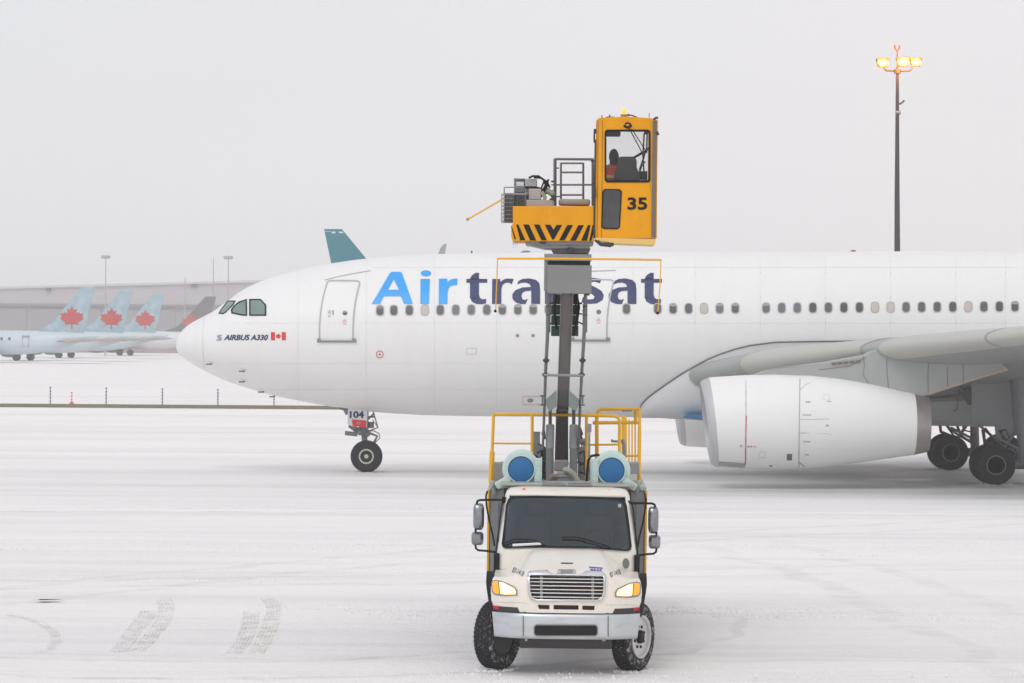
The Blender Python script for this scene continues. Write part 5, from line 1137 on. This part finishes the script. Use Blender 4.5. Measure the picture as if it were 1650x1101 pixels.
# operator in the raised cab, seated with the back to us
def operator():
    c = P(986, 253, 49.5); o = c
    root = empty('person', (c.x, c.y, c.z-1.15))
    root.scale = (.74, .9, .9); root.location.z += .12; root.location.x += .03
    tag(root, 'seated person in dark hood and orange hi-vis jacket inside the raised yellow cab', 'person')
    def skin(name, V_, E_, R_, m, par, lv=2):
        me = bpy.data.meshes.new(name); me.from_pydata(V_, E_, []); ob = bpy.data.objects.new(name, me); COL.objects.link(ob); ob.parent = par
        s = ob.modifiers.new('skin', 'SKIN'); ob.modifiers.new('sub', 'SUBSURF').levels = lv; ob.modifiers['sub'].render_levels = lv
        for i, r in enumerate(R_): me.skin_vertices[0].data[i].radius = (r, r)
        me.skin_vertices[0].data[0].use_root = True; me.materials.append(m)
        return ob
    # local: +y away from the photographer (the way the operator faces), z up from the cab floor
    ms = mat('skin', (.45,.28,.21), .6); mj = mat('hi_vis_orange_red', (1,.10,.03), .7, var=.08, scale=8); mdk = mat('work_trousers_navy', (.03,.035,.05), .9)
    V_ = [(0,0,.45),(0,-.02,.62),(0,-.01,.82),(0,0,.95),(0,.01,1.03),(0,.02,1.10),(0,.03,1.20),
          (-.19,0,.92),(-.25,.06,.68),(-.20,.26,.62),(.19,0,.92),(.25,.06,.68),(.20,.26,.62),
          (-.10,.02,.44),(-.12,.40,.46),(-.12,.44,.08),(-.12,.55,.04),(.10,.02,.44),(.12,.40,.46),(.12,.44,.08),(.12,.55,.04)]
    E_ = [(0,1),(1,2),(2,3),(3,4),(4,5),(5,6),(3,7),(7,8),(8,9),(3,10),(10,11),(11,12),(0,13),(13,14),(14,15),(15,16),(0,17),(17,18),(18,19),(19,20)]
    R_ = [.15,.14,.16,.13,.06,.085,.09,.075,.05,.036,.075,.05,.036,.10,.075,.055,.045,.10,.075,.055,.045]
    skin('body', V_, E_, R_, ms, root)
    skin('hi_vis_jacket', V_[:4]+[V_[7],V_[8],(-.205,.22,.625),V_[10],V_[11],(.205,.22,.625),(0,0,1.0)], [(0,1),(1,2),(2,3),(3,4),(4,5),(5,6),(3,7),(7,8),(8,9),(3,10)], [.18,.175,.19,.155,.10,.072,.058,.10,.072,.058,.09], mj, root)
    MB().loft([[(.215*math.cos(t), -.015+.205*math.sin(t), z) for t in [2*PI*k/28 for k in range(28)]] for z in (.775,.825)], caps=False).build('reflective_stripe', mat('stripe_yellow', (.62,.70,.22), .5), root, smooth=True)
    skin('trousers', [(0,.0,.45),V_[13],V_[14],(-.12,.44,.12),V_[17],V_[18],(.12,.44,.12)], [(0,1),(1,2),(2,3),(0,4),(4,5),(5,6)], [.17,.115,.088,.066,.115,.088,.066], mdk, root)
    h = MB(); h.sphere((0,.0,1.15), (.105,.115,.135), 20); h.sphere((0,-.02,1.07), (.09,.09,.09), 16); h.build('hood', mat('hood_charcoal', (.035,.035,.04), .9, var=.2, scale=15), root, smooth=True)
    f = MB(); f.sphere((0,.125,1.14), (.014,.022,.02), 8); f.sphere((-.034,.108,1.165), (.014,.012,.01), 8); f.sphere((.034,.108,1.165), (.014,.012,.01), 8); f.sphere((0,.112,1.095), (.026,.01,.007), 8); f.build('face', ms, root, smooth=True)
    for sg in (-1, 1):
        hm = MB()
        for k, l in enumerate((.062,.072,.068,.055)):
            x = sg*.20+(k-1.5)*.02; hm.tube([(x,.30,.615),(x,.30+l*.6,.61),(x,.30+l,.59)], [.010,.009,.007], 6)
        hm.tube([(sg*.20-sg*.035,.27,.615),(sg*.20-sg*.055,.30,.61),(sg*.20-sg*.05,.325,.60)], [.011,.010,.008], 6); hm.sphere((sg*.20,.285,.615), (.042,.045,.018), 10)
        hm.build('hand', ms, root, smooth=True)
operator()
# ------------------------------------------------------------------ parked airliners, generic
def small_airliner(name, loc, rz, label, group, cat='airplane', fus=M_far_blue, finm=M_far_fin, leafm=M_far_leaf, L=36.0, r=1.62, zc=2.78, fin_h=10.57, fin_pts=None, detail=True, tailm=None, leaf=True, wing=True):
    """nose towards -x, tail end at x = 0"""
    root = empty(name, loc, rz); tag(root, label, cat, group)
    st = [(0,.12,zc+1.05),(1,.32,zc+.98),(3,.72,zc+.75),(5,1.08,zc+.5),(7.5,1.38,zc+.22),(10,1.56,zc+.05),(12,r,zc),(L-6,r,zc),(L-4,r*.95,zc-.05),(L-2,r*.72,zc-.2),(L-.8,r*.45,zc-.35),(L-.15,r*.16,zc-.45),(L,.03,zc-.48)]
    MB().loft([[(-x, rr*math.sin(a), z+rr*math.cos(a)) for a in [2*PI*k/40 for k in range(40)]] for x, rr, z in st]).build('fuselage', fus, root, smooth=True, ang=60)
    fp = fin_pts or [(-9.1,zc+r-.15),(-6.6,zc+r+1.35),(-2.6,fin_h),(-.75,fin_h),(-2.35,zc+1.0),(-6,zc+1.1)]
    n = len(fp); v = [(x, -.11, z) for x, z in fp]+[(x, .11, z) for x, z in fp]
    fin = MB().add(v, [tuple(range(n)), tuple(range(2*n-1, n-1, -1))]+[(i, (i+1) % n, (i+1) % n+n, i+n) for i in range(n)]).build('fin', finm, root, bevel=.06)
    if leaf:
        lc = ((-3.95), zc+r+1.85) if leaf is True else leaf
        for sg in (-1, 1): decal('maple_leaf', curve_mesh([[(lc[0]+a*1.8, -lc[1]+b*1.65) for a, b in LEAF]]), lambda a, b: Vector((a, sg*.125, -b)), leafm, fin)
    for sg in (-1, 1):
        MB().loft([[(x, sg*y, z-.12), (x+c*.4, sg*y, z+.14*t), (x+c, sg*y, z), (x+c*.4, sg*y, z-.3)] for x, y, z, c, t in ((-6.2,.4,zc+.35,4.8,1.5),(-3.4,6.0,zc+.55,2.3,1))]).build('tailplane', tailm or finm, root, smooth=True, ang=40)
        if wing:
            MB().loft([[(x, sg*y, z), (x+c*.3, sg*y, z+.35*t), (x+c, sg*y, z), (x+c*.35, sg*y, z-.3*t)] for x, y, z, c, t in ((-L*.58,.5,zc-.9,6.5,1.3),(-L*.5,5,zc-.5,4.2,.9),(-L*.40,13.5,zc+.5,1.5,.4))]).build('wing', M_wing, root, smooth=True, ang=40)
            MB().lathe([(0,.75),(.1,.9),(1.2,1.0),(2.6,.85),(3.4,.5)], (-L*.60-1.2, sg*4.6, zc-1.35), (1,0,0), 24).build('engine', M_far_grey if not detail else mat('far_engine_grey', (.22,.24,.27), .5), root, smooth=True)
        c = Vector((-L*.49, sg*2.9, .52)); MB().lathe([(-.2,.3),(-.22,.45),(-.12,.52),(.12,.52),(.22,.45),(.2,.3)], c-Vector((0,.28,0)), (0,1,0), 20).lathe([(-.2,.3),(-.22,.45),(-.12,.52),(.12,.52),(.22,.45),(.2,.3)], c+Vector((0,.28,0)), (0,1,0), 20).tube([c, c+Vector((0,0,1.4))], .15).build('main_wheel', M_tyre, root)
    MB().lathe([(-.3,.3),(-.3,.4),(.3,.4),(.3,.3)], (-L+4.2,0,.4), (0,1,0), 18).tube([(-L+4.2,0,.4),(-L+4.2,0,1.5)], .1).build('nose_wheel', M_tyre, root)
    if detail:
        n_w = 14
        for k in range(6): MB().box(-12.6-k*1.15, -12.3-k*1.15, -r-.012, -r*.93, zc+.38, zc+.75).build('window', M_glassd, root)
        for x0, x1, z0, z1 in ((-10.6,-10.53,zc-.5,zc+1.0),(-9.7,-9.63,zc-.5,zc+1.0),(-10.6,-9.63,zc+.95,zc+1.02),(-10.6,-9.63,zc-.5,zc-.43)):
            MB().box(x0, x1, -1.585, -1.2, z0, z1).build('door_outline', M_pline, root)
    return root
GRP = 'ice blue parked airliners with red maple leaf fins'
def tail_at(px, gy, D): v = P(px, 0, D); return (P(px, 560, D).x, D, 0)
yw = math.radians(-12)
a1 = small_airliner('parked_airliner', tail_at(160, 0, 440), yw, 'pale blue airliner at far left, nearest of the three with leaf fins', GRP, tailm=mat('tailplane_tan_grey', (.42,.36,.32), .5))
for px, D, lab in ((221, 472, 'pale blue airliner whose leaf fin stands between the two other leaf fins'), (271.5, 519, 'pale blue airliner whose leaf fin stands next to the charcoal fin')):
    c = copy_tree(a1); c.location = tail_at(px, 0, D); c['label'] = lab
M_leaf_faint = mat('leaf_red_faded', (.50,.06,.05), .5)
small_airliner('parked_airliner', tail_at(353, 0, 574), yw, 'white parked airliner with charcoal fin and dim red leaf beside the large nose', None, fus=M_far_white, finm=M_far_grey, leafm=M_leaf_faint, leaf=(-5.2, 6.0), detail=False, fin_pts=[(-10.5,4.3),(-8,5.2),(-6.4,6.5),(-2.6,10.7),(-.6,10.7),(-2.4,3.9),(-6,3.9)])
# teal-finned airliner, facing right, behind the big one
x0 = P(522, 400, 240); 
def teal():
    s = F/240
    pts = [(522,369),(551,369.3),(591,418),(622,455),(537,440)]
    root_x = P(505, 400, 240).x
    fp = []
    for a, b in pts:
        q = P(a, b, 240); fp.append((-(q.x-root_x), q.z))
    r = small_airliner('teal_tailed_airliner', (root_x, 240, 0), PI, 'airliner with plain teal fin rising behind the white fuselage above the forward door', None, fus=M_far_white, finm=M_teal, leaf=False, L=33.6, r=1.9, zc=3.3, fin_pts=fp, detail=False, tailm=M_far_white)
    fin = [c for c in kids(r) if c.name.startswith('fin')][0]
    t_ = M_far_white
    def fm(a, b): q = P(a, b, 240); return Vector((-(q.x-root_x), .125, q.z))
    decal('fin_mark', curve_mesh([[(534,374),(540,373),(541,376),(535,376.5)],[(546,373.5),(553,373.5),(553.5,376),(546.5,376)],[(523,372.5),(534,373),(534,373.8),(523,373.3)]]), fm, t_, fin)
teal()
def fintip():
    D = 300
    rx = P(700, 400, D).x; fp = [(-(P(a, b, D).x-rx), P(a, b, D).z) for a, b in [(706,409),(710,399),(715,393.5),(720,393),(717,409),(724,460),(700,440)]]
    small_airliner('hidden_airliner', (rx, D, 0), PI, 'grey fin tip of a hidden airliner just showing above the fuselage over the lettering', None, fus=M_far_white, finm=mat('fin_pale_grey', (.32,.33,.35), .5, var=.3, scale=2), leaf=False, L=36, r=1.9, zc=3.3, fin_pts=fp, detail=False, tailm=M_far_white)
fintip()
# ------------------------------------------------------------------ hangar
def hangar():
    D = 640; g = empty('hangar', (P(150, 560, D).x, D, 0)); ox = g.location.x
    tag(g, 'long low grey hangar fading into the snow haze behind the parked airliners', 'building')
    T = lambda a, b: (P(a, b, D).x-ox, P(a, b, D).z)
    up = mat('hangar_cladding_light', (.45,.42,.43), .7, var=.05, scale=.2); lo = mat('hangar_cladding_dark', (.34,.33,.345), .7, var=.06, scale=.2)
    yl = T(0, 0)[0]; L_ = T(-160, 0)[0]; R_ = T(900, 0)[0]
    zl = P(150, 493, D).z
    z0 = P(0, 465, D).z; slope = (P(415, 454.5, D).z-P(0, 465, D).z)/(T(415, 0)[0]-T(0, 0)[0])
    zt = lambda x: z0+slope*(x-T(0,0)[0])
    MB().hexa([(L_,0,zl),(R_,0,zl),(R_,60,zl),(L_,60,zl),(L_,0,zt(L_)),(R_,0,zt(R_)),(R_,60,zt(R_)),(L_,60,zt(L_))]).build('upper_wall', up, g)
    MB().box(L_,R_,.6,60,1.2,zl).build('lower_wall', lo, g)
    MB().box(L_,R_,.3,60,0,1.2).build('plinth', mat('plinth_red', (.36,.28,.28), .7), g)
    MB().hexa([(L_,-.5,zt(L_)-.1),(R_,-.5,zt(R_)-.1),(R_,60,zt(R_)-.1),(L_,60,zt(L_)-.1),(L_,-.5,zt(L_)+.35),(R_,-.5,zt(R_)+.35),(R_,60,zt(R_)+.35),(L_,60,zt(L_)+.35)]).build('roof_edge', mat('roof_snow_edge', (.55,.55,.57), .7), g)
    MB().box(L_,R_,-.15,0,zl-.1,zl+.35).build('wall_band', mat('band_grey', (.24,.23,.24), .7), g)
    for k in range(9):
        x = T(20+60*k, 0)[0]; MB().box(x-3.2,x+3.2,.4,.6,1.2,zl-.6).build('hangar_door', mat('hangar_door_grey', (.31,.305,.32), .7), g)
    for px, py in ((78,466.5),(313,460.5)):
        x, z = T(px, py); MB().box(x-.5,x+.5,-.6,0,z-.3,z+.3).build('wall_lamp', M_seam, g)
hangar()
# thin masts on and behind the hangar
mg_ = mat('mast_grey', (.36,.36,.38), .6)
def far_mast(px, ptop, pbot, D, label, group=None, heads=True, r=.08, cat='light mast'):
    top = P(px, ptop, D); g = empty('light_mast' if heads else 'radio_mast', (top.x, D, 0)); tag(g, label, cat, group)
    MB().tube([(0,0,0),(0,0,top.z)], [r*1.6, r], 8).build('pole', mg_, g)
    if heads:
        MB().box(-.7,.7,-.1,.1,top.z-.1,top.z+.05).build('crossarm', mg_, g)
        for x in (-.62,-.2,.2,.62): MB().box(x-.17,x+.17,-.25,.25,top.z+.05,top.z+.45).build('floodlight', mg_, g)
    else:
        MB().tube([(-.35,0,top.z-6),(0,0,top.z-5)], .08).build('bracket', mg_, g)
far_mast(170.5, 416, 455, 560, 'faint twin-headed light mast above the middle of the hangar roof')
far_mast(368, 417, 455, 540, 'faint light mast to the right of the thin bare mast above the hangar')
far_mast(344, 416, 455, 600, 'thin bare mast without lamps above the hangar near the large nose', heads=False, cat='mast')
far_mast(298.5, 447, 455, 620, 'tiny stub mast on the hangar roof left of the bare mast', heads=False, r=.08, cat='mast')
# ------------------------------------------------------------------ tall floodlight mast behind the fuselage
def flood():
    D = 165; b = P(1444.5, 600, D); g = empty('floodlight_mast', (b.x, D, 0)); tag(g, 'tall dark mast with three lit amber floodlights standing behind the fuselage', 'light mast')
    T = lambda a, b_: (P(a, b_, D).x-b.x, P(a, b_, D).z); zt = T(1445, 108)[1]
    mp = mat('mast_dark_steel', (.035,.032,.036), .5, var=.15, scale=3)
    MB().tube([(0,0,0),(0,0,T(0,405)[1]),(T(1445.6,300)[0],0,T(0,300)[1]),(T(1446,110)[0],0,zt)], [.19,.155,.13,.075], 14).build('pole', mp, g, smooth=True)
    def tb(name, pts, r, m=mp): MB().tube([(T(a, c)[0], 0, T(a, c)[1]) for a, c in pts], r, 8).build(name, m, g, smooth=True)
    tb('bracket', [(1446,115),(1428,114),(1424,110),(1424,104)], .045); tb('bracket', [(1446,115),(1466,114.5),(1469,112),(1469,106)], .045)
    tb('collar', [(1446,119),(1446,112)], .17)
    tb('lightning_rod', [(1445.8,112),(1445.6,83)], .03)
    tb('rod_cap', [(1442,73),(1441.5,78),(1445.5,83),(1449.5,78),(1449,73)], .05, mat('rod_red', (.35,.06,.05)))
    tb('camera_arm', [(1447,168),(1452,167),(1457,162)], .05); tb('camera_box', [(1443,181.5),(1451,181.5)], .12, M_lgrey)
    for x0, x1, y0, y1 in ((1412,1433,94,109),(1444,1466,92,108),(1466,1486,93,108)):
        l = empty('floodlight'); l.parent = g
        a, z1 = T(x0, y0); c, z0 = T(x1, y1); q = .10
        MB().hexa([(a+q,-.0,z0),(c-q,-.0,z0),(c-q,.4,z0+.1),(a+q,.4,z0+.1),(a,-.1,z1),(c,-.1,z1),(c,.35,z1),(a,.35,z1)]).build('housing', mat('lamp_housing', (.12,.07,.03), .5), l, bevel=.02)
        MB().loft([[(a+q*k2+ (c-a-2*q*k2)*(.5+.5*math.cos(t))*1.0, y_, (z0+z1)/2+(z1-z0)*.40*math.sin(t)) for t in [2*PI*k/20 for k in range(20)]] for y_, k2 in ((-.06,.5),(-.16,.9))]).build('lens', M_flood, l, smooth=True)
        MB().sphere(((a+c)/2,-.15,(z0+z1)/2), ((c-a)*.30,.05,(z1-z0)*.27)).build('lamp_core', M_fcore, l, smooth=True)
    for x_ in (1422, 1455, 1476):
        q = P(x_, 101, D); ld = bpy.data.lights.new('sodium_lamp', 'POINT'); ld.energy = 260; ld.color = (1,.36,.06); ld.shadow_soft_size = .25
        lo_ = bpy.data.objects.new('sodium_lamp', ld); COL.objects.link(lo_); lo_.location = q+Vector((0,-.7,-.1))
flood()
# ------------------------------------------------------------------ low barrier and marker sticks
def barrier():
    a = G(-40, 657.6); m = mat('barrier_olive', (.20,.18,.115), .8, var=.15, scale=1.5, dirt=.4, dcol=(.12,.11,.09))
    pts = [P(px, py, 196) for px, py in ((-40,655.5),(0,656.2),(270,658.6),(540,662),(700,664.5),(830,666.5))]
    g = empty('low_barrier', (pts[0].x, 196, 0)); tag(g, 'long low olive brown barrier lying across the snow left of the nose wheel', 'barrier')
    for i, (p, q) in enumerate(zip(pts, pts[1:])):
        y = 196; MB().box(p.x-pts[0].x+(.01 if i else 0), q.x-pts[0].x, -.25, .25, -.05, .22).build('barrier_section', m, g, bevel=.03)
barrier()
def stick(px, ptop, pbase, D, label, mats, name='marker_stick', group=None, h_seg=6):
    b = P(px, pbase, D); t = P(px, ptop, D); g = empty(name, (b.x, D, 0)); tag(g, label, 'marker', group)
    z0 = .0 ; n = h_seg; H = t.z
    MB().lathe([(0,.16),(.10,.14),(.2,.06),(.3,.0)], (0,0,0), (0,0,1), 12).build('base', mats[0], g)
    for k in range(n): MB().tube([(0,0,.3+(H-.3)*k/n),(0,0,.3+(H-.3)*(k+1)/n)], mats and (.05 if k % 2 == 0 else .032), 8).build('band', mats[k % 2], g)
ms_ = (mat('stick_grey', (.13,.12,.13), .7), mat('stick_pale', (.50,.47,.48), .7))
for k, (px, lb) in enumerate(((81,'banded marker stick at the left, nearest the small red one'), (171,'banded marker stick second from left behind the low barrier'), (261.5,'middle one of the banded marker sticks behind the low barrier'), (351,'banded marker stick fourth from left, below the engineless nose'), (441.5,'banded marker stick just under the curve of the white nose'))):
    lb = lb.replace(', below the engineless nose', ', just left of the white nose underside')
    stick(px, 623.5+k*1.2, 657, 197.2, lb, ms_, group='banded marker sticks behind the low barrier', h_seg=9)
stick(115.5, 632, 651, 203, 'small red and white marker stick between two grey banded ones', (mat('stick_red', (.6,.08,.09), .6), M_board), h_seg=5)
# open drain in the snow, front left
def drain():
    a = G(52, 967.2); b = G(105, 967.6)
    m = MB(); m.add([(a.x,a.y-.10,.012),(b.x-.4,a.y-.13,.012),(b.x,a.y,.012),(b.x-.5,a.y+.10,.012),(a.x+.5,a.y+.08,.012)], [(0,1,2,3,4)])
    m.build('drain_slot', M_black); o = bpy.data.objects['drain_slot']; tag(o, kind='structure')
drain()
# ------------------------------------------------------------------ snow-laden air
hz = MB().box(-1000, 1000, -60, 1300, -1.2, 60).build('haze', mat('haze_tmp', (1,1,1)))
hm = bpy.data.materials.new('haze_air'); hm.use_nodes = True; t = hm.node_tree; t.nodes.clear()
ho = t.nodes.new('ShaderNodeOutputMaterial'); pv = t.nodes.new('ShaderNodeVolumePrincipled'); pv.inputs['Color'].default_value = (.97,.965,.96,1); pv.inputs['Density'].default_value = .0006; pv.inputs['Anisotropy'].default_value = .1
t.links.new(pv.outputs[0], ho.inputs['Volume']); hz.data.materials.clear(); hz.data.materials.append(hm); tag(hz, kind='stuff')
